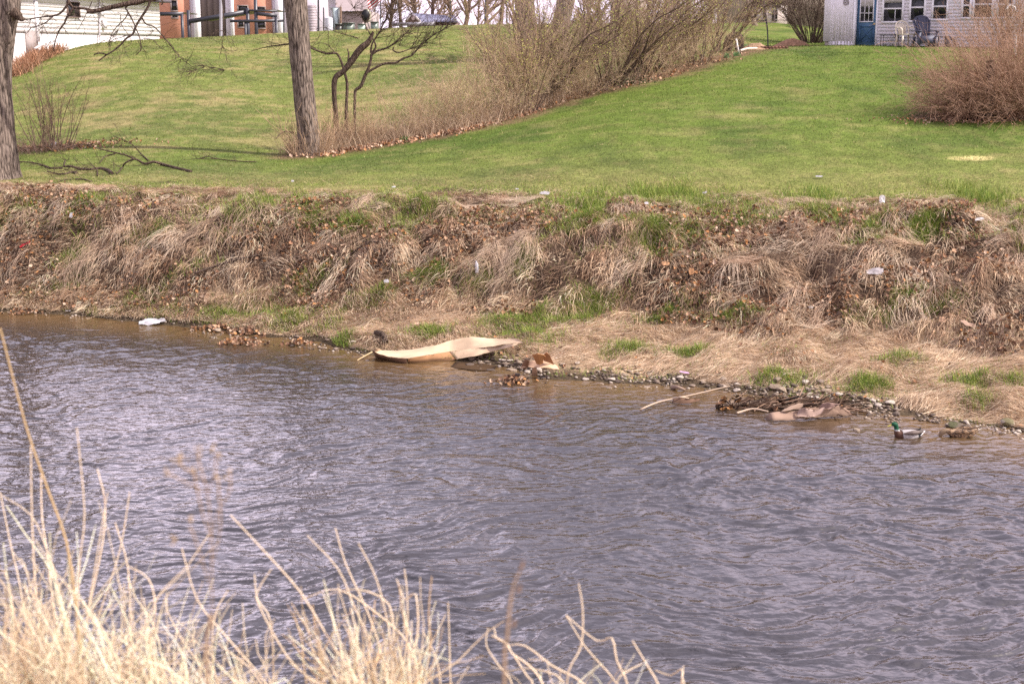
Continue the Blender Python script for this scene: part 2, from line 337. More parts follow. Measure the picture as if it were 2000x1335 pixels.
def ground_col(x, y):
    yw = band(YW, x, y); yt = band(YT, x, y); ye = band(YE, x, y)
    lawn = sstep(-.9, .3, y-ye+(fbm(x*1.2, y*1.2, 4, 70)-.5)*5+.3)[..., None]
    c = lawn_col(x, y)
    n = fbm(x*2, y*2, 4, 80)[..., None]
    soil = np.array([.075, .050, .034])*(.6+.8*n); straw = np.array([.36, .26, .165])*(.6+.8*n)
    bench = (sstep(yw+.1, yw+.6, y)*(1-sstep(yt, yt+.6, y)))[..., None]
    bank = soil*(1-bench)+straw*bench
    wet = (1-sstep(yw, yw+.35, y))[..., None]; bank = bank*(1-wet)+np.array([.07, .052, .032])*wet
    c = bank*(1-lawn)+c*lawn
    near = (1-sstep(9, 9.6, y))[..., None]; c = c*(1-near)+np.array([.33, .25, .14])*near
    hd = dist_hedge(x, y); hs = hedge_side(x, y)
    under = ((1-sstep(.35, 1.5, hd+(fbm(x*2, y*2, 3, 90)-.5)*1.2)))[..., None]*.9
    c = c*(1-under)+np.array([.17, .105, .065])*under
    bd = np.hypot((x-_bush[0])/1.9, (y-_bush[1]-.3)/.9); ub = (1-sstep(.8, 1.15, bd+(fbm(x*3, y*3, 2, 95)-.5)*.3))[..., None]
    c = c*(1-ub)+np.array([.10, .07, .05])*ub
    pd = np.hypot((x-_pt[0])/.55, (y-_pt[1])/.35); pp = (1-sstep(.4, 1.2, pd+(fbm(x*5, y*5, 2, 96)-.5)*.6))[..., None]*.8
    c = c*(1-pp)+np.array([.55, .46, .2])*pp
    return c
ys = np.concatenate([np.arange(-30, 3, 1.0), np.arange(3, 16, .3), np.arange(16, 37, .07), np.arange(37, 70, .22), np.arange(70, 100, .6), np.geomspace(100, 2500, 40)])
ts = np.concatenate([-np.geomspace(4, .46, 40), np.linspace(-.45, .45, 480), np.geomspace(.46, 4, 40)])
YY, TT = np.meshgrid(ys, ts, indexing='ij'); XX = TT*np.maximum(YY, 14)
ZZ = hgt(XX, YY)
idx = np.arange(YY.size).reshape(YY.shape)
F = np.stack([idx[:-1, :-1], idx[:-1, 1:], idx[1:, 1:], idx[1:, :-1]], -1).reshape(-1, 4)
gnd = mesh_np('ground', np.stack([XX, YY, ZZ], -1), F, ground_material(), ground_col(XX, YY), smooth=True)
tag(gnd, kind='structure')
# ================================================================== WATER
def water_material():
    m = bpy.data.materials.new('river_water'); m.use_nodes = True; n = m.node_tree.nodes; l = m.node_tree.links.new; b = n['Principled BSDF']
    b.inputs['Roughness'].default_value = .10; b.inputs['IOR'].default_value = 2.0
    a = n.new('ShaderNodeAttribute'); a.attribute_name = 'col'; l(a.outputs['Color'], b.inputs['Base Color'])
    t = n.new('ShaderNodeTexCoord'); mp_ = n.new('ShaderNodeMapping'); mp_.inputs['Rotation'].default_value = (0, 0, math.radians(-18)); mp_.inputs['Scale'].default_value = (1.0, 1.7, 1); l(t.outputs['Object'], mp_.inputs[0])
    z = n.new('ShaderNodeTexNoise'); z.inputs['Scale'].default_value = 5.0; z.inputs['Detail'].default_value = 3; z.inputs['Roughness'].default_value = .45; z.inputs['Distortion'].default_value = .5; l(mp_.outputs[0], z.inputs['Vector'])
    bp = n.new('ShaderNodeBump'); bp.inputs['Strength'].default_value = 1; bp.inputs['Distance'].default_value = .020; l(z.outputs[0], bp.inputs['Height']); l(bp.outputs[0], b.inputs['Normal'])
    return m
vs = np.concatenate([np.arange(6, 11.4, .3), 1/np.linspace(1/11.5, 1/42, 760)]); tw = np.concatenate([-np.geomspace(3, .45, 25), np.linspace(-.44, .44, 900), np.geomspace(.45, 3, 25)])
YY, TT = np.meshgrid(vs, tw, indexing='ij'); XX = TT*np.maximum(YY, 10)
yw = band(YW, XX, YY); near_bank = sstep(.2, 5.5, yw-YY)
ca, sa = math.cos(.30), math.sin(.30)
U = XX*ca+YY*sa; Vv = -XX*sa+YY*ca; wq = (fbm(U*.5, Vv*.5, 3, 11)-.5)*2.2; U2 = U+wq; V2 = Vv+(fbm(U*.7+5, Vv*.7, 3, 12)-.5)*1.6
amp = .35+.65*near_bank; rough_ = .50+.62*sstep(.35, .65, fbm(XX*.16, YY*.12, 3, 14))
rid = 1-np.abs(2*fbm(U2*.85, V2*2.2, 3, 15)-1)*1.6
wz = (rid*.030+(fbm(U2*2.5, V2*5.0, 2, 17)-.5)*.052+(fbm(U2*5.0, V2*10, 2, 19)-.5)*.042)*amp*rough_
wz = wz+(fbm(XX*.35, YY*.6, 2, 21)-.5)*.03*amp
for dk in (atz(1762, 850, 0), atz(1870, 850, 0)):
    r_ = np.hypot(XX-dk[0], (YY-dk[1])*1.1); wz = wz+.010*np.exp(-r_/.55)*np.sin(r_*26)*sstep(.10, .35, r_)
WX, WYw, WZ = XX, YY, wz-.012
shallow = (1-sstep(.0, 2.6, yw-YY))[..., None]
wc = np.array([.030, .026, .026])*(1-shallow)+np.array([.12, .072, .030])*shallow
idx = np.arange(YY.size).reshape(YY.shape); F = np.stack([idx[:-1, :-1], idx[:-1, 1:], idx[1:, 1:], idx[1:, :-1]], -1).reshape(-1, 4)
wat = mesh_np('water', np.stack([XX, YY, WZ], -1), F, water_material(), wc, smooth=True); tag(wat, kind='structure')

# ================================================================== GRASS ON THE BANK
def fan_points(n, a, b, tmax=.42):
    """n random points between the bank curves: fraction s from curve a to curve b (arrays over CP)"""
    t = R_.uniform(-tmax, tmax, n); s = R_.random(n); y = np.full(n, 27.0)
    for _ in range(4):
        A = band(a, t*y, y); B = band(b, t*y, y); y = A+(B-A)*s
    return t*y, y, s
def blades(x, y, L, hd, lift, droop, W, col, K=4, clear=.015, cj=.18, keep=True):
    N = len(x); z = hgt(x, y); p = np.stack([x, y, z], -1); d = np.stack([np.cos(hd), np.sin(hd), np.zeros(N)], -1)
    s = np.linspace(0, 1, K)
    P = p[:, None]+d[:, None]*(L[:, None]*s*(.35+.65*(1-lift[:, None])))[..., None]
    P[..., 2] += L[:, None]*(lift[:, None]*s-droop[:, None]*s**2)
    if keep:
        g = hgt(P[..., 0], P[..., 1])+clear*(1+s)+R_.random((N, 1))*.05*s
        P[..., 2] = np.maximum(P[..., 2], g)
    w_ = W[:, None]*np.array([1, .9, .65, .15] if K == 4 else np.linspace(1, .15, K))
    side = np.stack([-d[:, 1], d[:, 0], R_.normal(0, .5, N)], -1)+R_.normal(0, .35, (N, 3))
    V, F = ribbons(P, w_, side)
    c = col*(1+R_.normal(0, cj, (N, 1))); c = np.clip(c, .004, .9); C = np.repeat(c, K*2, axis=0)
    return V, F, C
STRAW = np.array([[.64, .48, .32], [.48, .33, .21], [.76, .61, .43], [.27, .165, .10], [.52, .36, .235]])
# drape of dead grass in tufts over the slope
A = Acc()
nt_ = 3600; tx, ty, s_ = fan_points(nt_, YT-.15, YE-.3)
per = R_.integers(14, 60, nt_); hd0 = -math.pi/2+(fbm(tx*.5, ty*.5, 3, 101)-.5)*4.2+R_.normal(0, .3, nt_)
tc_ = STRAW[R_.integers(0, 5, nt_)]*R_.uniform(.7, 1.2, (nt_, 1)); big = R_.random(nt_)**2
I = np.repeat(np.arange(nt_), per); n = len(I)
rx = tx[I]+R_.normal(0, .09, n); ry = ty[I]+R_.normal(0, .07, n)
Lb = (.14+.38*big[I])*R_.uniform(.5, 1.2, n)
A.add(*blades(rx, ry, Lb, hd0[I]+R_.normal(0, .35, n), R_.uniform(.15, .65, n), R_.uniform(.3, .9, n), R_.uniform(.005, .012, n), tc_[I]))
# loose tangle between the tufts
n = 36000; x, y, s_ = fan_points(n, YT-.4, YE+.1); m = fbm(x*1.3, y*1.3, 3, 111) > .48; x, y = x[m], y[m]; n = len(x)
A.add(*blades(x, y, R_.uniform(.08, .34, n), R_.uniform(-math.pi, math.pi, n), R_.uniform(0, .35, n), R_.uniform(.1, .5, n), R_.uniform(.004, .010, n), STRAW[R_.integers(0, 5, n)]*.9))
# flattened mat on the bench, combed along the river
n = 95000; x, y, s_ = fan_points(n, YW+.15, YT+.25); pq = 1000+FOC*x/y; yq = y-band(YW, x, y); m = yq > .08+.42*((pq > 890) & (pq < 1345))*fbm(x*1.5, y, 2, 401)*1.6+.55*((pq > 1480) & (pq < 1765)); x, y = x[m], y[m]; n = len(x)
hb = -.30+(fbm(x*.6, y*.9, 3, 121)-.5)*4.2+R_.normal(0, .42, n)
A.add(*blades(x, y, R_.uniform(.10, .34, n), hb, R_.uniform(0, .16, n), R_.uniform(0, .25, n), R_.uniform(.004, .009, n), np.array([[.68, .52, .36], [.80, .64, .46], [.54, .39, .26], [.32, .22, .14]])[R_.integers(0, 4, n)]))
# straw fringe hanging at the brow and scattered into the lawn edge
n = 34000; x, y, s_ = fan_points(n, YB-.2, YE+2.2); m = sstep(.38, .62, fbm(x*.7, y*.9, 3, 131))*1.3*(1-.7*s_) > R_.random(n); x, y = x[m], y[m]; n = len(x)
A.add(*blades(x, y, R_.uniform(.07, .26, n), R_.normal(-1.6, .9, n), R_.uniform(.1, .8, n), R_.uniform(.1, .6, n), R_.uniform(.004, .009, n), np.array([.50, .385, .22])*R_.uniform(.75, 1.15, (n, 1))))
# long pale drapes combed downhill in coherent sheaves
nt_ = 250; tx, ty, s_ = fan_points(nt_, YT+.5, YE-.7); hd0 = -math.pi/2-.55+(fbm(tx*.35, ty*.35, 3, 301)-.5)*3.0+R_.normal(0, .45, nt_); per = R_.integers(40, 150, nt_); I = np.repeat(np.arange(nt_), per); n = len(I); bl = R_.uniform(.30, .85, nt_); wdt = R_.uniform(.05, .22, nt_)
so_ = R_.normal(0, 1, n)*wdt[I]; al_ = R_.uniform(-.32, .22, n); rx = tx[I]-np.sin(hd0[I])*so_+np.cos(hd0[I])*al_; ry = ty[I]+np.cos(hd0[I])*so_*.6+np.sin(hd0[I])*al_
A.add(*blades(rx, ry, bl[I]*R_.uniform(.35, 1.2, n), hd0[I]+R_.normal(0, .24, n), R_.uniform(.12, .45, n), R_.uniform(.4, 1.1, n), R_.uniform(.005, .010, n), (np.array([[.70, .56, .42], [.60, .46, .33], [.52, .38, .27]])[R_.integers(0, 3, nt_)]*R_.uniform(.75, 1.15, (nt_, 1)))[I], K=5, clear=.05))
# upright pale stalks here and there
n = 900; x, y, s_ = fan_points(n, YT, YB+.5)
A.add(*blades(x, y, R_.uniform(.3, .75, n), R_.uniform(-3, 0, n), R_.uniform(.6, 1, n), R_.uniform(0, .25, n), R_.uniform(.006, .010, n), np.array([.6, .49, .34])*R_.uniform(.7, 1.1, (n, 1)), keep=False))
tag(A.build('dry_grass', M['blade']), 'matted dead straw-coloured grass draped over the river bank', 'dry grass', kind='stuff')
# green grass of the bank: patches measured off the photograph plus the green brow
A = Acc(); GC = np.array([[.15, .23, .03], [.25, .32, .05], [.09, .165, .025], [.36, .38, .11]])
patches = [(540, 400, 95, 22, 900), (470, 395, 50, 16, 400), (620, 425, 40, 14, 300), (750, 385, 70, 14, 500), (820, 400, 60, 16, 500), (700, 445, 50, 12, 300), (1150, 415, 90, 28, 1300), (1130, 440, 50, 14, 450), (1290, 455, 70, 25, 1000), (1280, 385, 100, 18, 800),
 (1350, 400, 90, 26, 900), (1460, 430, 60, 22, 500), (1610, 430, 50, 20, 500), (1720, 445, 30, 20, 300), (1810, 450, 50, 22, 500), (1920, 395, 60, 22, 700), (1990, 430, 40, 30, 300), (1590, 395, 60, 14, 400), (140, 510, 30, 18, 200), (40, 415, 40, 18, 200), (160, 400, 50, 14, 260), (100, 570, 60, 14, 260),
 (450, 615, 60, 12, 900), (575, 625, 40, 14, 700), (530, 612, 30, 10, 300), (350, 608, 40, 12, 300), (250, 600, 60, 12, 300), (640, 640, 30, 10, 200), (690, 600, 60, 10, 240), (665, 672, 22, 8, 260), (745, 572, 20, 14, 260), (840, 540, 34, 12, 420), (840, 652, 34, 10, 520), (1010, 630, 60, 24, 1300), (1100, 625, 60, 14, 1200), (1165, 607, 50, 12, 800), (1050, 655, 40, 10, 400),
 (1300, 625, 50, 9, 600), (1445, 608, 34, 14, 520), (1400, 625, 40, 8, 260), (1220, 682, 40, 8, 420), (1340, 695, 50, 9, 380), (1510, 738, 50, 7, 260), (1540, 735, 24, 7, 160), (1700, 752, 34, 14, 620), (1890, 748, 34, 10, 420), (1905, 782, 20, 8, 160), (1750, 700, 60, 14, 260), (1770, 580, 40, 12, 260), (1020, 520, 20, 8, 100), (620, 560, 50, 14, 160), (330, 560, 60, 16, 220), (1980, 750, 20, 10, 160), (890, 705, 30, 5, 60), (920, 560, 40, 10, 120), (1840, 595, 50, 16, 260), (290, 470, 50, 16, 150), (1700, 620, 60, 10, 160)]
for px, py, rx_, ry_, cnt in patches:
    g0 = ground(px, py); gx = ground(px+rx_, py); gt = ground(px, py-ry_); gb = ground(px, py+ry_)
    wx = abs(gx[0]-g0[0]); wy = max(.12, min(1.4, (gt[1]-gb[1])/2)); cnt = int(cnt*(1.7 if py > 560 else 3.4))
    k = max(6, cnt//26); cx = g0[0]+R_.normal(0, .55, k)*wx; cy = g0[1]+R_.normal(0, .55, k)*wy; I = R_.integers(0, k, cnt)
    x = cx[I]+R_.normal(0, .10, cnt); y = cy[I]+R_.normal(0, .08, cnt)
    okm = y > band(YW, x, y)-.05; x, y = x[okm], y[okm]; n = len(x)
    low = py > 560; lk_ = 1.0 if low else 1.55
    A.add(*blades(x, y, R_.uniform(.09, .20, n)*(1.2 if low else lk_), R_.uniform(-3.1, 3.1, n), R_.uniform(.6, 1, n), R_.uniform(0, .35, n), R_.uniform(.006, .011, n), GC[R_.integers(0, 4, n)]*R_.uniform(.8, 1.15, (n, 1)), keep=False))
n = 90000; x, y, s_ = fan_points(n, YB-.6, YE+2.2); m0 = R_.random(n) > sstep(.45, 1.0, s_)*.97; x, y, s_ = x[m0], y[m0], s_[m0]; f = fbm(x*.7, y*.9, 4, 141)+.07*sstep(600, 1100, 1000+FOC*x/y)-.04; m = f > .53-.20*np.clip(s_, 0, 1)**1.5; x, y = x[m], y[m]; n = len(x)
A.add(*blades(x, y, R_.uniform(.09, .21, n)*(1-.78*s_[m]), R_.uniform(-3.1, 3.1, n), R_.uniform(.5, 1, n), R_.uniform(0, .4, n), R_.uniform(.006, .011, n), GC[R_.integers(0, 4, n)], keep=False))
n = 9000; x, y, s_ = fan_points(n, YT, YB); m = fbm(x*1.1, y*1.1, 4, 151) > .57; x, y = x[m], y[m]; n = len(x)
A.add(*blades(x, y, R_.uniform(.06, .16, n), R_.uniform(-3.1, 3.1, n), R_.uniform(.4, 1, n), R_.uniform(0, .4, n), R_.uniform(.005, .010, n), GC[R_.integers(0, 4, n)]*.8, keep=False))
n = 26000; x, y, s_ = fan_points(n, YW+.1, YT+.3); m = fbm(x*.9, y*1.3, 4, 501) > .53+R_.normal(0, .04, n); x, y = x[m], y[m]; n = len(x)
A.add(*blades(x, y, R_.uniform(.04, .13, n), R_.uniform(-3.1, 3.1, n), R_.uniform(.5, 1, n), R_.uniform(0, .4, n), R_.uniform(.005, .009, n), GC[R_.integers(0, 4, n)], keep=False))
tag(A.build('green_grass', M['blade']), 'fresh green grass sprouting through the dead growth on the bank', 'grass', kind='stuff')
# short lawn blades (wider tufts further away so that they still show)
A = Acc(); n = 210000; t = R_.uniform(-.41, .41, n); y = 28+52*R_.random(n)**1.5; x = t*y; m = (y > band(YE, x, y)-1.0+R_.random(n)*1.6) & (dist_hedge(x, y) > .5); x, y = x[m], y[m]; n = len(x)
c = lawn_col(x, y)*R_.uniform(.75, 1.5, (n, 1)); k = R_.random(n) < .05; c[k] = np.array([.46, .38, .17])*R_.uniform(.7, 1.1, (k.sum(), 1))
far = y/30
A.add(*blades(x, y, R_.uniform(.025, .055, n)*far**.6, R_.uniform(-3.1, 3.1, n), R_.uniform(.5, 1, n), R_.uniform(0, .3, n), R_.uniform(.008, .016, n)*far, c, K=3, keep=False, cj=.12))
tag(A.build('lawn_grass', M['blade']), 'short mown lawn grass with dry flecks on the slopes', 'lawn', kind='stuff')
# ================================================================== FALLEN LEAVES
def leafmesh(A, x, y, size, zoff, col, tilt=.7):
    N = len(x); z = hgt(x, y)+zoff; a = R_.uniform(0, 2*math.pi, N); up = norm(np.stack([R_.normal(0, tilt, N), R_.normal(-.3, tilt, N), np.ones(N)], -1))
    e = norm(np.cross(up, np.stack([np.cos(a), np.sin(a), np.zeros(N)], -1))); f = np.cross(up, e); curl = R_.uniform(.05, .45, N)
    tpl = np.array([[-.55, -.15, .5], [0, -.5, .1], [0, 0, -.2], [0, .5, .1], [.3, -.38, .6], [.35, .42, .5], [.62, .0, .25], [-.25, -.55, .7], [-.3, .5, .6]])
    s = size[:, None, None]
    tp = tpl[None]*np.array([1, 1, 1])+R_.normal(0, .07, (N, 9, 3))
    V = np.stack([x, y, z], -1)[:, None]+s*(e[:, None]*tp[..., :1]+f[:, None]*tp[..., 1:2]+up[:, None]*tp[..., 2:]*curl[:, None, None]*2)
    b = (np.arange(N)*9)[:, None]; F = np.concatenate([b+np.array([[0, 7, 1, 2]]), b+np.array([[0, 2, 3, 8]]), b+np.array([[1, 4, 6, 2]]), b+np.array([[2, 6, 5, 3]])])
    A.add(V.reshape(-1, 3), F, np.repeat(col, 9, axis=0))
LC = np.array([[.38, .21, .12], [.46, .29, .18], [.26, .14, .085], [.56, .41, .29], [.17, .095, .06], [.44, .22, .09]])
A = Acc(); n = 27000; x, y, s_ = fan_points(n, YT-.2, YB+.9); px_ = 1000+FOC*x/y
m = (fbm(x*.8, y*1.0, 3, 161)+.06*(px_ < 600)-.03*(px_ > 1500)) > .51+R_.normal(0, .03, len(x)); x, y = x[m], y[m]; n = len(x)
leafmesh(A, x, y, R_.uniform(.022, .075, n), R_.uniform(.0, .22, n)**1.15, LC[R_.integers(0, 6, n)]*R_.uniform(.3, 1.05, (n, 1)))
n = 500; x, y, s_ = fan_points(n, YW+.1, YT)
leafmesh(A, x, y, R_.uniform(.03, .06, n), R_.uniform(.01, .05, n), LC[R_.integers(0, 6, n)])
tag(A.build('leaf_litter', M['leaf']), 'brown fallen leaves lodged among the dead grass of the bank', 'fallen leaves', kind='stuff')
A = Acc(); n = 5200; k = R_.random(n)*.98; seg = np.minimum((k*(len(HEDGE)-1)).astype(int), len(HEDGE)-2); f = (k*(len(HEDGE)-1)-seg)[:, None]
pp = HEDGE[seg]*(1-f)+HEDGE[seg+1]*f; dens = fbm(pp[:, 0]*.7, pp[:, 1]*.7, 3, 171); m = (dens > .46+R_.normal(0, .06, len(dens))) & (R_.random(n) < np.where(pp[:, 0] < .5, 1, .25)); pp = pp[m]; n = len(pp)
x = pp[:, 0]+R_.normal(0, .4, n); y = pp[:, 1]+.05+R_.normal(0, .42, n)
leafmesh(A, x, y, R_.uniform(.05, .10, n), R_.uniform(.01, .08, n), LC[R_.integers(0, 6, n)]*R_.uniform(.7, 1.25, (n, 1)))
tag(A.build('leaf_litter', M['leaf']), 'strip of orange-brown fallen leaves along the foot of the shrub row', 'fallen leaves', kind='stuff')
def litter_at(px, py, wx, wy, n, label, size=(.04, .08)):
    A = Acc(); g = ground(px, py); x = g[0]+R_.normal(0, wx, n); y = g[1]+R_.normal(0, wy, n)
    leafmesh(A, x, y, R_.uniform(*size, n), R_.uniform(.01, .07, n), LC[R_.integers(0, 6, n)]*R_.uniform(.5, 1.1, (n, 1)))
    tag(A.build('leaf_litter', M['leaf']), label, 'fallen leaves', kind='stuff')
litter_at(100, 290, 1.1, .55, 900, 'dark fallen leaves under the bare shrub beside the left tree')
litter_at(1890, 238, 1.3, .35, 500, 'brown leaf litter under the big reddish bush', (.03, .06))
# ================================================================== TREES AND SHRUBS
def curves(P0, D0, Ln, K=5, wob=.12, grav=0.0):
    N = len(P0); P = [P0]; d = norm(D0)
    for k in range(K-1):
        d = norm(d+R_.normal(0, wob, (N, 3))+np.array([0, 0, grav])); P.append(P[-1]+d*(Ln/(K-1))[:, None])
    return np.stack(P, 1)
def kids(P, Rr, n, ang=.7, lo=.25, hi=.98, lk=.5, rk=.5, K=4, wob=.14, grav=.03):
    N, K0, _ = P.shape; I = np.repeat(np.arange(N), n); s = R_.uniform(lo, hi, len(I))*(K0-1); j = np.minimum(s.astype(int), K0-2); f = (s-j)[:, None]
    p = P[I, j]*(1-f)+P[I, j+1]*f; t = norm(P[I, j+1]-P[I, j]); q = norm(np.cross(t, R_.normal(0, 1, (len(I), 3)))); a = R_.normal(ang, .22, len(I))[:, None]
    Ln = np.linalg.norm(P[:, -1]-P[:, 0], axis=1)[I]*lk*R_.uniform(.4, 1.2, len(I))*(1.25-s/(K0-1)*.6)
    Q = curves(p, t*np.cos(a)+q*np.sin(a), Ln, K, wob, grav)
    r0 = (Rr[I, j]*rk)
    return Q, r0[:, None]*np.linspace(1, .35, K)
def strands(A, P, Rr, c, S=3, cj=.15):
    V, F = tubes(P, Rr, S); N, K, _ = P.shape
    C = np.repeat(np.clip(np.asarray(c)*(1+R_.normal(0, cj, (N, 1))), .01, .9), K*S, axis=0); A.add(V, F, C)
def shrub_mesh(h, spread, ns, c0, c1, r0=.012, arch=0.0, l1=7, l2=4, base=.25, lean=0., K=7, minr=.0027, wob=.09):
    """returns (wood Acc, tip points)"""
    A = Acc(); a = R_.uniform(0, 2*math.pi, ns); rr = R_.random(ns)**.6
    P0 = np.stack([np.cos(a)*rr*base, np.sin(a)*rr*base*.8, np.zeros(ns)-.05], -1)
    D = np.stack([np.cos(a)*rr*spread+lean, np.sin(a)*rr*spread, np.ones(ns)], -1)
    P = curves(P0, D, h*R_.uniform(.55, 1.1, ns), K, wob, -arch); Rr = np.maximum(r0*R_.uniform(.5, 1.2, (ns, 1))*np.linspace(1, .3, K), minr); strands(A, P, Rr, c0, 5)
    P1, R1 = kids(P, Rr, l1, .55, lk=.42, grav=.02-arch*.5); R1 = np.maximum(R1, minr); strands(A, P1, R1, c1)
    P2, R2 = kids(P1, R1, l2, .6, lk=.5, K=3, grav=.02-arch*.5); R2 = np.maximum(R2, minr*.8); strands(A, P2, R2, c1)
    return A, np.concatenate([P2.reshape(-1, 3), P1[:, 2:].reshape(-1, 3)])
def buds(pts, n, size, cols):
    A = Acc(); p = pts[R_.integers(0, len(pts), n)]+R_.normal(0, .015, (n, 3)); e = norm(R_.normal(0, 1, (n, 3)))*size*R_.uniform(.5, 1.2, (n, 1)); f = norm(np.cross(e, R_.normal(0, 1, (n, 3))))*size*.45
    V = np.stack([p-e, p+f, p+e, p-f], 1).reshape(-1, 3); F = np.arange(n*4).reshape(n, 4); A.add(V, F, np.repeat(cols[R_.integers(0, len(cols), n)], 4, axis=0)); return A
YG_ = np.array([[.50, .52, .12], [.38, .42, .09], [.58, .54, .16], [.30, .34, .10]])
TAN = np.array([.42, .29, .18]); TAN2 = np.array([.52, .39, .25]); BRN = np.array([.16, .11, .085]); MAU = np.array([.30, .21, .155])
def shrub(name, g, label, cat, group, rz=0, scale=1, **k):
    bn = k.pop('budn', 0); bs = k.pop('buds', .02)
    A, tips = shrub_mesh(**k); root = empty(name, g, label, cat, group, rz); root.scale = (scale,)*3
    o = A.build('branches', M['twig'], None); o.parent = root
    if bn: o2 = buds(tips, bn, bs, YG_).build('buds', M['blade'], None); o2.parent = root; o2['kind'] = 'stuff'
    return root
def hpt(px, row, up=0): g = ground(px, row); g[2] += up; return g
GH = 'shrubs of the overgrown row climbing the slope'
# low tan forsythia-like shrubs, left half of the row
low_v = [shrub('bare_shrub', (0, 0, 0), 'x', 'shrub', GH, h=1.9, spread=.9, ns=30, c0=TAN*.8, c1=TAN2, r0=.009, arch=.03, budn=420, buds=.016, base=.5, wob=.17),
         shrub('bare_shrub', (0, 0, 0), 'x', 'shrub', GH, h=2.5, spread=.85, ns=32, c0=TAN*.75, c1=TAN2*.9, r0=.009, arch=.04, budn=420, buds=.016, base=.55, wob=.17)]
tall_v = [shrub('tall_bare_shrub', (0, 0, 0), 'x', 'shrub', GH, h=3.9, spread=.6, ns=20, c0=BRN*.7, c1=TAN*.8, r0=.028, arch=.0, l1=13, l2=8, budn=1700, buds=.030, base=.4, wob=.14),
          shrub('tall_bare_shrub', (0, 0, 0), 'x', 'shrub', GH, h=4.4, spread=.62, ns=15, c0=BRN*.65, c1=MAU*.9, r0=.036, arch=-.01, l1=16, l2=8, budn=1700, buds=.030, base=.35, lean=.2, wob=.13)]
usedv = set()
def put(proto, g, rz, s, label):
    if id(proto) not in usedv:
        usedv.add(id(proto)); proto.location = tuple(float(q) for q in g); proto.rotation_euler = (0, 0, rz); proto.scale = (s,)*3; proto['label'] = label; return proto
    return copytree(proto, g, rz, s, label)
lows = [(705, 286, .55, 'short sparse tan shrub just right of the twisted tree'), (750, 278, .72, 'tan bare shrub with yellow-green tips, second along the row'), (795, 270, .80, 'thin upright tan shrub above the brightest strip of leaves'), (845, 262, .85, 'tan shrub with pale stems beside the dark hollow in the leaf strip'),
        (885, 252, .95, 'orange-stemmed tan shrub at the middle of the leaf strip'), (925, 245, 1.0, 'dense tan shrub where the leaf strip steps uphill'), (965, 236, 1.05, 'tangled tan shrub left of the first tall dark-stemmed shrub'), (820, 258, .7, 'low tan shrub growing behind the leaf strip'), (905, 240, .9, 'hazy tan shrub in the second rank behind the leaf strip'), (1000, 226, 1.0, 'tan shrub tangled into the first tall dark-stemmed shrub'),
        (1040, 196, 1.2, 'tan shrub behind the leftmost tall shrub'), (1150, 160, 1.3, 'hazy shrub behind and left of the ivy heap'), (1310, 128, 1.1, 'hazy shrub behind the low mauve shrub'), (1075, 206, 1.0, 'low mauve-tan shrub over bare soil in mid row'), (1120, 192, 1.05, 'low tan shrub between the two groups of tall stems'), (1160, 182, .95, 'low tan shrub left of the ivy and leaf heap'), (1245, 160, .95, 'low tan shrub right of the ivy and leaf heap'), (1290, 150, .95, 'low mauve shrub uphill in the row, left of the fan-shaped shrub'), (1330, 138, .85, 'low shrub at the foot of the fan-shaped shrub'), (1400, 114, .8, 'last low shrub before the white stake'), (1095, 170, 1.3, 'hazy shrub behind the bare soil in mid row'), (1260, 135, 1.2, 'hazy shrub behind and right of the ivy heap'), (1380, 106, 1.0, 'hazy shrub behind the foot of the fan-shaped shrub'), (950, 215, 1.1, 'hazy tan shrub behind the upper end of the leaf strip')]
for i, (px, row, s, lb) in enumerate(lows): put(low_v[i % 2], hpt(px, row), R_.uniform(0, 6.28), s*1.0, lb)
talls = [(1025, 222, .95, 'tall dark-stemmed shrub, leftmost tall one of the row'), (1045, 205, 1.05, 'tall budding shrub standing behind the leftmost tall shrub'), (1110, 180, .9, 'tall twiggy shrub over bare soil in mid row'), (1190, 172, 1.05, 'tall shrub rising from the ivy and leaf heap'), (1225, 160, 1.05, 'tall shrub with stems leaning right above the ivy heap'),
         (1270, 140, 1.0, 'tall twiggy shrub between the ivy heap and the fan-shaped shrub'), (1365, 127, .95, 'fan-shaped shrub with dark stems spreading from one foot'), (1405, 100, .95, 'tall budding shrub nearest the white stake'), (1320, 118, .9, 'tall shrub standing behind the fan-shaped shrub'), (985, 200, .8, 'tall thin shrub behind the tan shrubs of the row')]
for i, (px, row, s, lb) in enumerate(talls): put(tall_v[i % 2], hpt(px, row), R_.uniform(-.5, .5) if i % 2 else R_.uniform(0, 6.28), s, lb)
A = Acc(); n = 15000; f = R_.random(n)**1.4*.72*(len(HEDGE)-1); k_ = f.astype(int); q = (f-k_)[:, None]; pp = HEDGE[k_]*(1-q)+HEDGE[k_+1]*q; x = pp[:, 0]+R_.normal(0, .35, n); y = pp[:, 1]+.75+R_.normal(0, .45, n); m = fbm(x*.9, y*.9, 3, 333) > .42; x, y = x[m], y[m]; n = len(x)
A.add(*blades(x, y, R_.uniform(.25, .95, n), R_.uniform(-3.1, 3.1, n), R_.uniform(.7, 1, n), R_.uniform(0, .45, n), R_.uniform(.008, .014, n), np.array([.55, .42, .29])*R_.uniform(.7, 1.15, (n, 1)), keep=False))
tag(A.build('dry_grass', M['blade']), 'tall pale dead grass standing between the shrubs of the row', 'dry grass', kind='stuff')
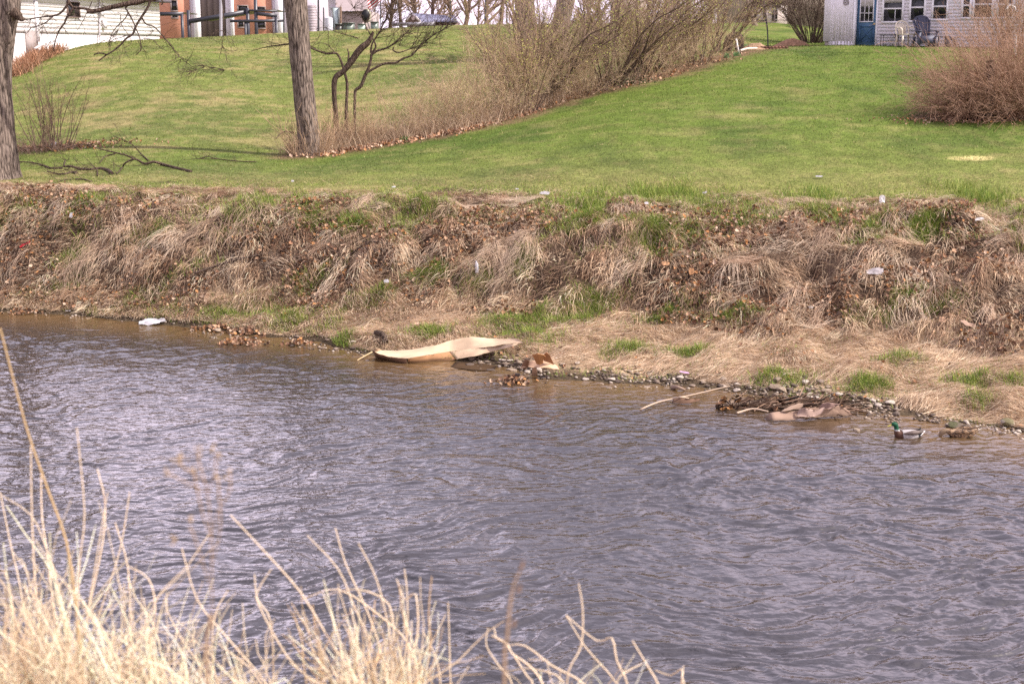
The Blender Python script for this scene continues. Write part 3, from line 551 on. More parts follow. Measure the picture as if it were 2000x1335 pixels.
# ivy clump
A = Acc(); g = hpt(1205, 166); n = 900; p = np.stack([g[0]+R_.normal(0, .55, n), g[1]-.25+R_.normal(0, .3, n), np.zeros(n)], -1); p[:, 2] = hgt(p[:, 0], p[:, 1])+R_.uniform(0, .22, n)
e = norm(R_.normal(0, 1, (n, 3)))*.035; f = norm(np.cross(e, R_.normal(0, 1, (n, 3))))*.03; cc = np.where(R_.random((n, 1)) < .25, np.array([[.6, .42, .28]]), np.array([[.035, .06, .025]]))
A.add(np.stack([p-e, p+f, p+e, p-f], 1).reshape(-1, 3), np.arange(n*4).reshape(n, 4), np.repeat(cc, 4, axis=0))
tag(A.build('ivy_heap', M['leaf'], loc=g), 'heap of dark ivy and pale leaves at the foot of the shrub row', 'ivy')
A = Acc(); g = hpt(793, 275); n = 160; A.add(*blades(g[0]+R_.normal(0, .09, n), g[1]-.15+R_.normal(0, .06, n), R_.uniform(.12, .25, n), R_.uniform(-3, 3, n), R_.uniform(.7, 1, n), R_.uniform(0, .4, n), np.full(n, .014), np.array([.08, .18, .035]), keep=False))
tag(A.build('grass_tuft', M['blade'], loc=g), 'single dark green tuft in front of the leaf strip', 'grass tuft')
# big reddish bush at the right with a broken stump in it
RED = np.array([.27, .15, .09]); RED2 = np.array([.36, .23, .155])
g = hpt(1915, 233); A = Acc(); tips = []
for dx, dy, hh, nn in ((-.65, 0, 1.5, 130), (-.1, .15, 2.2, 170), (.6, .1, 2.7, 170), (1.3, .1, 2.9, 130), (2.1, .1, 3.0, 110), (.2, .8, 3.3, 90)):
    B, tp = shrub_mesh(h=hh, spread=1.15, ns=nn, c0=RED, c1=RED2, r0=.008, arch=.10, l1=7, l2=3, base=.35, wob=.16); zz = h0(g[0]+dx, g[1]+dy)-g[2]
    for V, F, C in zip(B.V, B.F, B.C): A.V.append(V+np.array([dx, dy, zz])); A.F.append(F-0+0); A.C.append(C)
    # face indices were local to B: shift them
    k = len(B.V); 
    for q in range(len(A.F)-k, len(A.F)): A.F[q] = A.F[q]+A.n
    A.n += B.n
root = empty('dense_bush', g, 'big dome of dense reddish-brown twigs on the right of the lawn', 'bush')
o = A.build('branches', M['twig'], None); o.parent = root
A = Acc(); sp = at(1932, 205, g[1]-.35); st = at(1933, 118, g[1]-.35); A.tube([sp-[0, 0, .3], (sp+st)/2+[.03, 0, 0], st], [.12, .10, .09], 10, C=(.2, .15, .1), n=10, jit=.012)
tag(A.build('tree_stump', M['barkd'], loc=sp), 'dark broken post-like stump poking out of the reddish bush', 'stump')
# upright suckers behind the bush (frame top right)
shrub('twiggy_shrub', hpt(1955, 150), 'tall orange-brown upright shrub behind the reddish bush', 'shrub', None, h=3.6, spread=.38, ns=50, c0=RED, c1=RED2, r0=.012, arch=0, l1=11, l2=4, base=.6, wob=.14)
shrub('twiggy_shrub', hpt(2010, 160), 'tall orange-brown shrub cut by the right edge of the picture', 'shrub', None, h=3.8, spread=.38, ns=50, c0=RED, c1=RED2, r0=.012, arch=0, l1=11, l2=4, base=.5, wob=.14)
# bare bush beside the left tree
g = hpt(105, 295); root = shrub('bare_bush', g, 'sparse bare bush with tall whips beside the left tree', 'bush', None, h=2.5, spread=.42, ns=40, c0=BRN*.9, c1=TAN*.7, r0=.014, arch=.01, l1=5, l2=3, base=.55)
g2 = hpt(75, 300); shrub('bare_bush', g2, 'low tangle of dark brambles right against the left tree', 'bush', None, h=.9, spread=1.2, ns=90, c0=BRN*.9, c1=np.array([.22, .14, .11]), r0=.006, arch=.16, l1=5, l2=3, base=.8)
# red-brown ornamental grass under the white house
A = Acc(); n = 5200; f = R_.random(n); a, b = hpt(22, 152), hpt(120, 97); x = a[0]+(b[0]-a[0])*f+R_.normal(0, .25, n); y = a[1]+(b[1]-a[1])*f+R_.normal(.3, .35, n)
A.add(*blades(x, y, R_.uniform(.4, 1.05, n), R_.uniform(-3.1, 3.1, n), R_.uniform(.6, 1, n), R_.uniform(.1, .6, n), np.full(n, .03), np.array([.44, .24, .14])*R_.uniform(.5, 1.2, (n, 1)), keep=False))
tag(A.build('ornamental_grass', M['blade'], loc=hpt(70, 125)), 'rust-brown clump of dry ornamental grass against the white house', 'ornamental grass')

# ---- big trunks
def trunk_mesh(pts, rad, n=60, S=28, rid=.06):
    P = catmull(pts, n); r = np.interp(np.linspace(0, 1, n), np.linspace(0, 1, len(rad)), rad)
    th = np.arange(S)/S*2*np.pi; z = np.arange(n)[:, None]/n*30
    k = 1+rid*(2*np.abs(2*vn((th*5)[None]*np.ones((n, 1))+.3*np.sin(z), z*.25, 7)-1)-1)+.03*(fbm(th[None]*1.2+0*z, z*.6, 2, 8)-.5)
    V = P[:, None]+(r[:, None]*k)[..., None]*np.stack([np.cos(th), np.sin(th), 0*th], -1)[None]
    idx = np.arange(n*S).reshape(n, S); nx = np.roll(idx, -1, 1); F = np.stack([idx[:-1], nx[:-1], nx[1:], idx[1:]], -1).reshape(-1, 4)
    return V.reshape(-1, 3), F
def px_path(pl, Y, dY=0.):
    return [at(a, b, Y+(dY if np.isscalar(dY) else dY[i])) for i, (a, b) in enumerate(pl)]
def crown(A, top, nl, h, r, c, spread=.9, l1=6, l2=5, l3=4):
    a = R_.uniform(0, 6.28, nl); P0 = np.array(top)[None]+np.stack([0*a, 0*a, R_.uniform(-.3, 0, nl)*h], -1)
    P = curves(P0, np.stack([np.cos(a)*spread, np.sin(a)*spread, R_.uniform(.4, 1.4, nl)], -1), h*R_.uniform(.6, 1, nl), 7, .16, .03); Rr = r*R_.uniform(.5, 1, (nl, 1))*np.linspace(1, .3, 7); strands(A, P, Rr, c, 6)
    P1, R1 = kids(P, Rr, l1, .7, lk=.5, K=5); strands(A, P1, R1, c, 4); P2, R2 = kids(P1, R1, l2, .6, lk=.5); strands(A, P2, np.maximum(R2, .004), c)
    P3, R3 = kids(P2, np.maximum(R2, .004), l3, .6, lk=.55, K=3); strands(A, P3, np.maximum(R3, .003), c)
# centre tree
b0 = hpt(605, 303); Y0 = b0[1]
root = empty('leaning_tree', b0, 'tall ridged grey-brown trunk in the middle of the lawn, leaning slightly left', 'tree')
pts = px_path([(606, 318), (604, 290), (600, 240), (593, 170), (587, 110), (582, 60), (577, 0), (570, -90), (556, -230), (545, -400)], Y0); sc_ = Y0/FOC
V, F = trunk_mesh(pts, [33*sc_, 24*sc_, 20.8*sc_, 20*sc_, 20.2*sc_, 20.8*sc_, 21.5*sc_, 21*sc_, 18*sc_, 14*sc_], 90, 36); mesh_np('trunk', V, F, M['bark'], None, root, True)
A = Acc(); crown(A, at(548, -360, Y0), 9, 5.5, .17, BRN); crown(A, at(565, -200, Y0), 3, 4, .10, BRN); A.build('crown', M['barkd'], root)
A = Acc(); n = 130; a = R_.uniform(0, 6.28, n); P0 = np.array([b0[0], b0[1], b0[2]])+np.stack([np.cos(a)*.5, np.sin(a)*.35-.1, 0*a], -1); P = curves(P0, np.stack([np.cos(a)*.35, np.sin(a)*.3, 1+0*a], -1), R_.uniform(.4, 1.7, n), 6, .2, 0); strands(A, P, np.full((n, 6), .005)*R_.uniform(.6, 1.3, (n, 1)), TAN*1.0)
P1, R1 = kids(P, np.full((n, 6), .004), 3, .7, lk=.4); strands(A, P1, R1, TAN); A.build('suckers', M['twig'], root)
# left tree, cut by the frame
bl = hpt(-6, 348); Yl = bl[1]; sl_ = Yl/FOC
root = empty('overhanging_tree', bl, 'thick ridged trunk cut by the left edge, with bare limbs hanging into the top', 'tree')
V, F = trunk_mesh(px_path([(-4, 362), (-4, 335), (-6, 270), (-8, 180), (-10, 120), (-8, 70), (-4, 20), (0, -30), (0, -150), (-10, -330)], Yl), [54*sl_, 42*sl_, 35*sl_, 30*sl_, 31*sl_, 36*sl_, 40*sl_, 38*sl_, 32*sl_, 22*sl_], 90, 40); mesh_np('trunk', V, F, M['bark'], None, root, True)
A = Acc(); A.tube(px_path([(25, 22), (34, 30), (42, 37), (49, 38)], Yl-.2), [.14, .12, .07, .02], 10, C=BRN); A.build('broken_stub', M['barkd'], root)
Yb = Yl-1.0; kk = Yb/FOC
A = Acc()
def limb(pl, w0, w1, dy=0., C=BRN*.8, n=None): A.tube(px_path(pl, Yb, dy), [w0*kk/2, w1*kk/2], 8, C=C, n=n)
limb([(0, -230), (140, -170), (260, -60), (285, -5), (245, 8), (215, 15), (190, 21), (170, 23)], 13, 8)
limb([(262, 0), (300, 0), (318, -10), (330, -40), (300, -100)], 5, 8)
limb([(310, -8), (318, 4), (315, 10)], 4, 2)
limb([(130, -20), (135, 5), (145, 15), (165, 17), (178, 20)], 5, 5)
limb([(135, 5), (120, 24), (105, 31), (85, 33), (60, 37), (40, 41)], 5, 1.2)
limb([(145, 14), (130, 35), (126, 45), (115, 61), (108, 80), (105, 100)], 5, 1.5)
limb([(105, 31), (88, 45), (70, 52), (60, 55), (52, 66)], 2.4, 1)
limb([(295, -10), (290, 12), (276, 34), (265, 52), (259, 67), (247, 75), (235, 88), (222, 99), (207, 108), (193, 119)], 5.5, 2.4)
limb([(208, 107), (198, 104), (188, 105), (183, 108)], 3, 2.2)
limb([(259, 67), (245, 70), (235, 74), (225, 76), (215, 84), (212, 92)], 2, .8)
limb([(272, 0), (255, 8), (245, 16), (250, 24), (243, 38), (232, 48), (220, 63), (215, 77), (210, 88)], 3.5, 1)
limb([(250, 24), (258, 38), (265, 55), (272, 72), (276, 95), (270, 103), (267, 108)], 3, 1)
limb([(277, 34), (285, 47), (300, 52), (315, 67), (328, 82), (340, 98), (355, 115), (375, 130)], 3, 1)
limb([(180, 2), (172, 20), (160, 45), (150, 60)], 1.6, .8); limb([(235, 30), (238, 50), (252, 70), (256, 85), (240, 95)], 1.6, .8)
limb([(300, 80), (310, 90), (325, 100)], 1.2, .8); limb([(280, 75), (300, 78), (307, 85)], 1.4, .8)
limb([(430, -20), (436, 20), (437, 60), (434, 88), (428, 115)], 1.6, .8, .6)
P0 = np.array([at(q[0], q[1], Yb) for q in ((100, 32), (80, 35), (120, 50), (60, 38), (150, 30), (180, 25), (230, 60), (220, 70), (262, 60), (275, 90), (300, 60), (340, 98), (108, 80), (215, 80), (240, 85), (250, 30), (320, 75), (130, 5), (200, 10), (290, 0), (355, 115), (365, 120), (435, 90), (437, 60))]); P0 = np.repeat(P0, 6, axis=0); n = len(P0)
P = curves(P0, R_.normal(0, 1, (n, 3))+np.array([0, 0, -.5]), R_.uniform(.15, .7, n), 5, .3, -.05); strands(A, P, np.full((n, 5), .006)*np.linspace(1, .5, 5), BRN*.9)
P1, R1 = kids(P, np.full((n, 5), .005), 3, .6, lk=.6); strands(A, P1, np.maximum(R1, .003), BRN)
# a spray of fine twigs hanging at the end
P0 = np.array([at(q[0], q[1], Yb) for q in ((438, 136), (420, 132), (400, 130), (385, 135), (375, 138))]); 
A.tube([at(439, 137, Yb), at(428, 134, Yb), at(410, 131, Yb), at(395, 128, Yb), at(375, 130, Yb)], [.012, .006], 6, C=BRN)
P0 = np.repeat(P0, 14, axis=0); n = len(P0); P = curves(P0, R_.normal(0, .35, (n, 3))+np.array([-1, 0, -.25]), R_.uniform(.15, .5, n), 5, .25); strands(A, P, np.full((n, 5), .0035), BRN*1.3)
A.build('lower_limbs', M['barkd'], root)
A = Acc(); crown(A, at(-10, -320, Yl), 9, 5, .16, BRN); A.build('crown', M['barkd'], root)
# small twisted tree
Yt = hpt(665, 290)[1]; bt = hpt(668, 288); kt = Yt/FOC
root = empty('twisted_tree', bt, 'small crooked tree with a torn leaning stem beside the big central trunk', 'tree')
A = Acc()
def st_(pl, w, dy=0., C=(.2, .15, .12), S=10): A.tube(px_path(pl, Yt, dy), np.array(w)*kt*.43, S, C=C)
st_([(655, 296), (657, 270), (656, 230), (653, 190), (653, 160), (659, 147), (668, 141)], [15, 13, 12, 11, 13, 12, 9])
st_([(660, 150), (672, 138), (685, 122), (698, 103), (708, 92), (718, 84), (724, 74), (729, 62)], [8, 12, 14, 15, 15, 13, 9, 5])
st_([(697, 100), (703, 92), (712, 94)], [5, 8, 6])
st_([(677, 290), (676, 240), (677, 195), (678, 165), (674, 145), (668, 125), (662, 110), (655, 104), (640, 105), (622, 100), (600, 91), (575, 86), (550, 88), (520, 92), (490, 100)], [9, 8, 7, 6.5, 6, 5.5, 5, 4.5, 4.5, 4, 3.5, 3, 3, 2, 1], [0, 0, 0, 0, 0, 0, 0, -.1, -.3, -.6, -1.0, -1.0, -1, -1, -1], BRN)
st_([(695, 285), (693, 240), (693, 190), (695, 176), (705, 168), (713, 148), (719, 135), (724, 118), (726, 105), (734, 90), (722, 65), (718, 58), (712, 45)], [6, 6, 7, 7, 8, 8, 7, 6, 6, 4, 3, 2, 1], C=BRN)
st_([(719, 141), (730, 134), (752, 124), (772, 123), (788, 114), (803, 109), (815, 97), (825, 84), (845, 70), (870, 55), (895, 45)], [5, 5.5, 5, 4.6, 4.4, 3.6, 2.8, 2.2, 1.8, 1.4, .8], C=BRN)
st_([(726, 106), (738, 99), (755, 94), (770, 85), (785, 72), (800, 60), (815, 52)], [6, 5, 4, 3, 2, 1.5, 1], C=BRN)
st_([(724, 104), (727, 85), (740, 65), (750, 45), (758, 25), (766, 5), (775, -20)], [5, 4, 3, 3, 2.5, 2, 1], C=BRN)
st_([(716, 60), (712, 45), (702, 30), (690, 15), (680, -5)], [2, 2, 1.5, 1, 1], C=BRN)
st_([(680, 120), (681, 105), (678, 95)], [5, 4, 2]); st_([(769, 92), (768, 98), (778, 103), (800, 96), (830, 84), (850, 75)], [3, 3, 2.5, 2, 1.5, 1], C=BRN)
st_([(655, 104), (640, 88), (625, 84), (610, 90)], [2, 1.6, 1.2, .8], C=BRN); st_([(700, 75), (690, 72), (675, 68), (655, 62), (640, 57)], [3, 2.4, 1.8, 1.2, .8], C=BRN)
ends = [(815, 97), (825, 84), (845, 70), (860, 62), (803, 109), (785, 72), (770, 85), (755, 94), (740, 65), (750, 45), (758, 25), (800, 96), (780, 90), (830, 84), (870, 55), (850, 75), (795, 66), (766, 5), (760, 20), (745, 48), (735, 75), (712, 46), (690, 16), (742, 60)]
P0 = np.repeat(np.array([at(a, b, Yt) for a, b in ends]), 6, axis=0); n = len(P0); P = curves(P0, R_.normal(0, .5, (n, 3))+np.array([.75, 0, .75]), R_.uniform(.35, 1.4, n), 6, .14, .03); strands(A, P, np.full((n, 6), .007)*np.linspace(1, .45, 6), BRN*1.15, 4)
P1, R1 = kids(P, np.full((n, 6), .006), 4, .5, lk=.5); strands(A, P1, np.maximum(R1, .003), MAU)
ends = [(650, 104), (622, 100), (600, 91), (575, 86), (640, 57), (675, 68), (690, 15), (702, 30), (655, 62), (610, 90), (550, 88), (530, 90)]
P0 = np.repeat(np.array([at(a, b, Yt-.5) for a, b in ends]), 5, axis=0); n = len(P0); P = curves(P0, R_.normal(0, .8, (n, 3))+np.array([-.4, 0, .3]), R_.uniform(.3, .9, n), 5, .25, 0); strands(A, P, np.full((n, 5), .006)*np.linspace(1, .5, 5), BRN, 4)
P1, R1 = kids(P, np.full((n, 5), .005), 3, .6, lk=.6); strands(A, P1, np.maximum(R1, .003), BRN*1.2)
A.build('stems', M['barkd'], root)
A = Acc(); a_ = Acc(); g = hpt(680, 290); n = 170; P0 = np.array([g[0], g[1], g[2]])+np.stack([R_.normal(0, .4, n), R_.normal(0, .25, n), 0*np.ones(n)], -1); P = curves(P0, np.stack([R_.normal(0, .3, n), R_.normal(0, .3, n), np.ones(n)], -1), R_.uniform(.5, 1.5, n), 6, .12, -.02); strands(A, P, np.full((n, 6), .005)*np.linspace(1, .5, 6), TAN)
P1, R1 = kids(P, np.full((n, 6), .004), 4, .6, lk=.4); strands(A, P1, np.maximum(R1, .0025), TAN)
o = A.build('sucker_shrub', M['twig'], loc=g); tag(o, 'thin tan suckers crowding the feet of the twisted tree', 'shrub')
# fallen branches on the lawn edge, left
def fallen(name, label, paths, dz=.06, twigs_=0, spreadv=(0, 0, 1)):
    A = Acc(); first = None; ends = []
    for pl, w0, w1 in paths:
        pp = [];
        for q in pl:
            g = ground(q[0], q[1]); pp.append(g)
        # lies on the ground where its lowest pixels are; higher pixels stand up from the same depth
        yb_ = np.array([p[1] for p in pp]); y0 = np.median(np.minimum(yb_, yb_.min()+1.2)); P = [at(q[0], q[1], min(y0+.25, yb_[i])) for i, q in enumerate(pl)]
        P = [np.array([p[0], p[1], max(p[2], float(hgt(p[0], p[1]))+.02)]) for p in P]
        k = y0/FOC; A.tube(P, [w0*k/2, w1*k/2], 8, C=BRN*1.1); ends += P[1:]
        if first is None: first = P[0]
    if twigs_:
        P0 = np.repeat(np.array(ends), twigs_, axis=0); n = len(P0); P = curves(P0, R_.normal(0, .7, (n, 3))+np.array([-.8, 0, .35]), R_.uniform(.15, .7, n), 5, .2, -.02); P[..., 2] = np.maximum(P[..., 2], hgt(P[..., 0], P[..., 1])+.01); strands(A, P, np.full((n, 5), .006)*np.linspace(1, .5, 5), BRN*1.2, 4)
        P1, R1 = kids(P, np.full((n, 5), .005), 2, .6, lk=.5); strands(A, P1, np.maximum(R1, .003), BRN*1.4)
    tag(A.build(name, M['barkd'], loc=first), label, 'branch'); 
fallen('fallen_branch', 'longest fallen limb on the lawn, its cut end pointing right', [([(373, 337), (345, 330), (318, 321), (300, 316), (283, 320), (270, 313), (262, 310), (245, 303), (225, 298), (200, 292), (175, 285)], 6.5, 2), ([(262, 310), (245, 318), (238, 330), (228, 342)], 4, 2), ([(290, 315), (275, 300), (258, 282), (240, 273), (222, 266)], 2.5, 1.2), ([(225, 300), (205, 306), (195, 320)], 3, 1.5)], twigs_=2)
fallen('fallen_branch', 'fallen limb with a thick bent end between the left tree and the longest limb', [([(219, 341), (210, 334), (195, 331), (175, 333), (158, 332), (140, 325), (125, 325)], 8, 4), ([(150, 340), (140, 338), (125, 342), (105, 340), (92, 335)], 6, 2), ([(122, 330), (100, 330), (85, 325), (70, 319), (45, 316), (0, 315)], 4, 2), ([(125, 325), (128, 315), (135, 312)], 2.5, 1.2), ([(190, 345), (190, 335), (183, 324)], 3, 1.5)], twigs_=3)
fallen('fallen_branch', 'slender fallen branch lying on the brow of the bank at the left', [([(180, 357), (160, 352), (130, 351), (115, 356), (85, 365)], 3, 1.5)], twigs_=1)
fallen('fallen_branch', 'small twig heap on the lawn left of the big central trunk', [([(500, 318), (460, 316), (425, 312), (405, 306), (385, 312)], 2, 1.2)], twigs_=4)
fallen('fallen_branch', 'curved pale stick just left of the big central trunk', [([(573, 260), (560, 257), (548, 262), (540, 272)], 3.5, 1.5)], twigs_=1)
# trunks near the right house and beyond
def simple_tree(name, base, pl, w, label, matk='bark', Y=None, cr=True, up=-300):
    Y = Y or base[1]; k = Y/FOC; root = empty(name, base, label, 'tree'); V, F = trunk_mesh(px_path(pl, Y), np.array(w)*k/2, 50, 20); mesh_np('trunk', V, F, M[matk], None, root, True)
    if cr: A = Acc(); crown(A, at(pl[-1][0], pl[-1][1], Y), 7, 4, np.mean(w[-1])*k*.35, BRN, l3=3); A.build('crown', M['barkd'], root)
    return root
g = hpt(1878, 90); simple_tree('yard_tree', g, [(1880, 95), (1878, 60), (1874, 25), (1868, 0), (1862, -50), (1855, -160)], [15, 12, 11.5, 12, 12, 10], 'mottled lichen-covered trunk standing before the grey house', 'barkl')
g = at(1972, 100, 55); g[2] = hgt(g[0], g[1]); simple_tree('yard_tree', g, [(1976, 115), (1972, 60), (1966, 10), (1962, -60), (1960, -140)], [9, 7, 7, 6, 5], 'thin pale trunk behind the reddish bush at the right edge', 'barkl', Y=55)
g = at(1466, 42, 86); g[2] = hgt(g[0], g[1]); simple_tree('yard_tree', g, [(1475, 50), (1468, 30), (1460, 10), (1456, -20), (1460, -80), (1466, -200)], [11, 10, 9, 10, 11, 10], 'sunlit twisted trunk beside the far grey house', 'barkl', Y=86)
shrub('dark_shrub', hpt(1585, 84, .0), 'dark leafless bush in the shade beside the grey house', 'bush', None, h=4.0, spread=.8, ns=60, c0=BRN*.5, c1=BRN*.7, r0=.03, arch=0, l1=10, l2=5, base=.5, minr=.006)
# two thick leaning trunks seen above the shrub row, and far bare trees
for (bx, ang, w_, lb) in ((1030, -6, 40, 'thick dark tree trunk rising behind the left tall shrubs'), (1090, 16, 36, 'thick tree trunk leaning right behind the left tall shrubs')):
    Y = 62; b = at(bx, 95, Y); b[2] = hgt(b[0], b[1]); simple_tree('background_tree', b, [(bx, 112), (bx+ang*.3, 50), (bx+ang, 0), (bx+ang*2, -80), (bx+ang*3, -200)], [w_*1.2, w_, w_*.95, w_*.8, w_*.6], lb, 'bark', Y=Y)
FT = []
for v in range(4):
    root = empty('bare_tree', (0, 0, 0), 'x', 'tree', 'bare trees behind the crest of the hill'); A = Acc(); hh = 7+v; P = curves(np.zeros((1, 3)), np.array([[R_.normal(0, .05), 0, 1]]), np.array([hh*.8]), 7, .06); Rr = np.linspace(.2, .06, 7)[None]; strands(A, P, Rr, BRN, 8); A.build('trunk', M['twig'], None).parent = root
    A = Acc(); P1, R1 = kids(P, Rr, 22, .75, lo=.15, lk=.5, rk=.6, K=6, grav=.06); strands(A, P1, R1, MAU*.9, 4); P2, R2 = kids(P1, R1, 10, .6, lk=.5); strands(A, P2, np.maximum(R2, .014), MAU); P3, R3 = kids(P2, R2, 5, .6, lk=.55, K=3); strands(A, P3, np.maximum(R3, .010), MAU*1.1)
    A.build('crown', M['twig'], None).parent = root; FT.append(root)
ft = [(612, 120), (640, 135), (668, 150), (700, 140), (728, 170), (760, 150), (785, 170), (815, 160), (840, 135), (862, 165), (885, 150), (905, 125), (930, 160), (950, 140), (975, 130), (1000, 150), (1150, 140), (1175, 120), (1205, 150), (1235, 130), (1265, 115), (1300, 125), (1340, 120), (1385, 115), (1425, 110), (1520, 118), (1560, 112), (1600, 125)]
LBL = ['above the grey silo', 'behind the pale tank', 'above the greenish cabinet', 'left of the striped flag', 'right above the striped flag', 'between the flag and the blue-roofed house', 'over the left gable of the blue-roofed house', 'over the middle of the blue roof', 'over the right half of the blue roof', 'beyond the right end of the blue roof', 'left of the thin dark pole by the blue roof', 'just left of the white tent', 'just right of the white tent', 'at the black pole right of the white tent', 'left of the dark green pole', 'right of the dark green pole', 'by the dark evergreen in the gap of the shrub row', 'right of the dark evergreen', 'before the left side of the tan building', 'before the tan building', 'right of the tan building', 'above the middle tall shrubs of the row', 'above the fan-shaped shrub', 'above the uphill end of the shrub row', 'left of the sunlit twisted trunk', 'between the dark pole and the dark shaded bush', 'behind the dark shaded bush', 'against the left corner of the grey sided house']
for i, (px, Y) in enumerate(ft):
    b = at(px, 50, Y); b[2] = float(hgt(b[0], b[1])); nm = 'far leafless tree '+LBL[i]
    s = R_.uniform(.8, 1.3)
    if i < 4: r = FT[i]; r.location = tuple(map(float, b)); r.rotation_euler = (0, 0, R_.uniform(0, 6)); r.scale = (s,)*3; r['label'] = nm
    else: copytree(FT[i % 4], b, R_.uniform(0, 6), s, nm)
# ================================================================== BUILDINGS
def part(A, name, m, parent, smooth=False): return A.build(name, M[m], parent, smooth)
def glasspane(W, parent, s0, s1, z0, z1, d): A = Acc(); W.box(A, s0, s1, z0, z1, d-.02, d); return A.build('pane', M['glass'], parent)
def win(W, parent, px0, px1, r0, r1, fr=.07, split=None, mull=(), col=(.82, .80, .82), d=.06, curtain=0, pd=0.045):
    s0, zb = W.hit(px0, r1); s1, _ = W.hit(px1, r1); _, zt = W.hit(px0, r0)
    A = Acc(); W.box(A, s0-fr, s1+fr, zb-fr, zb, -.05, d, col); W.box(A, s0-fr, s1+fr, zt, zt+fr, -.05, d, col); W.box(A, s0-fr, s0, zb, zt, -.05, d, col); W.box(A, s1, s1+fr, zb, zt, -.05, d, col)
    if split is not None: zs = W.hit(px0, split)[1]; W.box(A, s0, s1, zs-.03, zs+.03, -.04, d-.02, col)
    for mm in mull: sm = W.hit(mm, r1)[0]; W.box(A, sm-.02, sm+.02, zb, W.hit(px0, split)[1]-.03 if split else zt, -.04, d-.03, col)
    f = A.build('window', M['paint'], parent); g = glasspane(W, f, s0, s1, zb, zt, pd)
    g.location = (0, 0, 0)
    if f.parent: # children of a part keep the same origin as the part
        g.data.transform(__import__('mathutils').Matrix.Translation((-f.parent.location[0], -f.parent.location[1], -f.parent.location[2])))
    if curtain:
        C_ = Acc(); zc = zt-curtain; n = 26
        for i in range(n):
            a = s0+(s1-s0)*i/n; b = s0+(s1-s0)*(i+1)/n; W.box(C_, a, b, zc+.04*(i % 2), zt, pd+.001+.006*(i % 2), pd+.012+.006*(i % 2), (.62, .58, .58))
        c = C_.build('curtain', M['paint'], f); c.data.transform(__import__('mathutils').Matrix.Translation((-f.parent.location[0], -f.parent.location[1], -f.parent.location[2])))
    return f
def fix(o):   # geometry given in world space under a part: shift to the thing's origin
    from mathutils import Matrix
    p = o.parent.parent.location; o.data.transform(Matrix.Translation((-p[0], -p[1], -p[2]))); return o
# ---- grey sided house on the right
pA = at(1612, 84, 62.6); pB = at(2120, 84, 57.0); W = Wall(pA, pB)
gz = float(h0(pA[0], pA[1])); zb0 = W.hit(1700, 90)[1]-.25
root = empty('sided_house', (pA[0], pA[1], zb0), 'pale lavender-grey sided house with a blue door on the right hill', 'house')
LAV = (.82, .78, .84); L2 = (.84, .80, .85)
sd0 = W.hit(1694, 50)[0]/1.0; sD0 = W.hit(1674, 50)[0]; sD1 = W.hit(1711, 50)[0]; zt_ = zb0+3.4
A = Acc()
# board-and-batten bump-out left of the door (proud of the main wall)
W.box(A, 0, W.hit(1671, 50)[0], zb0+.45, zt_, -3, .30, L2)
W.box(A, W.hit(1625, 50)[0], W.hit(1671, 50)[0]-.003, zb0, zb0+.45, -2.9, .297, L2)
for px in (1627, 1631, 1638, 1642, 1649, 1656, 1661, 1667):
    s = W.hit(px, 50)[0]; W.box(A, s-.025, s+.025, zb0+(.46 if px < 1626 else 0.02), zt_-.02, .29, .308, L2)
W.box(A, W.hit(1671, 50)[0], W.len, zb0, zt_, -3, 0, LAV)
# lap siding to the right of the door: each board is a thin wedge
zz = zb0+.02; s0 = W.hit(1714, 50)[0]
while zz < zt_-.1:
    a, b = W.P(s0, .004, zz+.135), W.P(W.len, .004, zz+.135); c_, d_ = W.P(s0, .014, zz), W.P(W.len, .014, zz); e_, f_ = W.P(s0, .004, zz-.0), W.P(W.len, .004, zz)
    A.add([a, b, d_, c_, e_, f_], [[0, 1, 2, 3], [3, 2, 5, 4]], LAV); zz += .137
part(A, 'wall', 'paint', root)
A = Acc(); W.box(A, .05, W.hit(1625, 50)[0], zb0-.2, zb0+.45, -2.9, .22, (.42, .38, .33)); part(A, 'foundation', 'stone', root)
A = Acc(); WHT = (.86, .84, .87)
for p0, p1 in ((1671, 1674), (1711, 1714)): W.box(A, W.hit(p0, 50)[0], W.hit(p1, 50)[0], zb0, zb0+2.3, .001, .07 if p0 > 1700 else .33, WHT)
W.box(A, W.hit(1671, 50)[0], W.hit(1714, 50)[0], zb0+2.303, zb0+2.42, .001, .09, WHT); part(A, 'door_trim', 'paint', root)
BL = (.085, .17, .28); A = Acc(); zd = zb0+.12; W.box(A, sD0+.003, sD1-.003, zd, zb0+2.3, .0, .045, BL)
zx0, zx1 = W.hit(1690, 81)[1], W.hit(1690, 52)[1]; xa, xb = W.hit(1680, 66)[0], W.hit(1706, 66)[0]
for (a, b, c, d) in ((xa, zx0, xb, zx0), (xa, zx1, xb, zx1), (xa, zx0, xa, zx1), (xb, zx0, xb, zx1), (xa, zx0, xb, zx1), (xa, zx1, xb, zx0)):
    A.bar(W.P(a, .055, b), W.P(c, .057, d), .06, .03, (.055, .12, .22))
dr = part(A, 'door', 'paint', root)
f = win(W, root, 1681, 1705, -12, 42, .035, None, (), WHT, .075, .55, pd=.055); f['label'] = 'nine-pane window set in the blue door'
A = Acc(); s0_, zl = W.hit(1681, 42); s1_, _ = W.hit(1705, 42); zh = W.hit(1681, -12)[1]
for k in (1, 2): W.box(A, s0_+(s1_-s0_)*k/3-.012, s0_+(s1_-s0_)*k/3+.012, zl, zh, .0, .07, WHT)
for r_ in (26, 11, -3): q = W.hit(1681, r_)[1]; W.box(A, s0_, s1_, q-.012, q+.012, .0, .068, WHT)
fix(A.build('muntins', M['paint'], f))
A = Acc(); q = W.hit(1709, 47); A.tube([W.P(q[0], .045, q[1]), W.P(q[0], .10, q[1])], [.03, .04], 8, C=(.6, .45, .2)); fix(A.build('handle', M['metal'], dr))
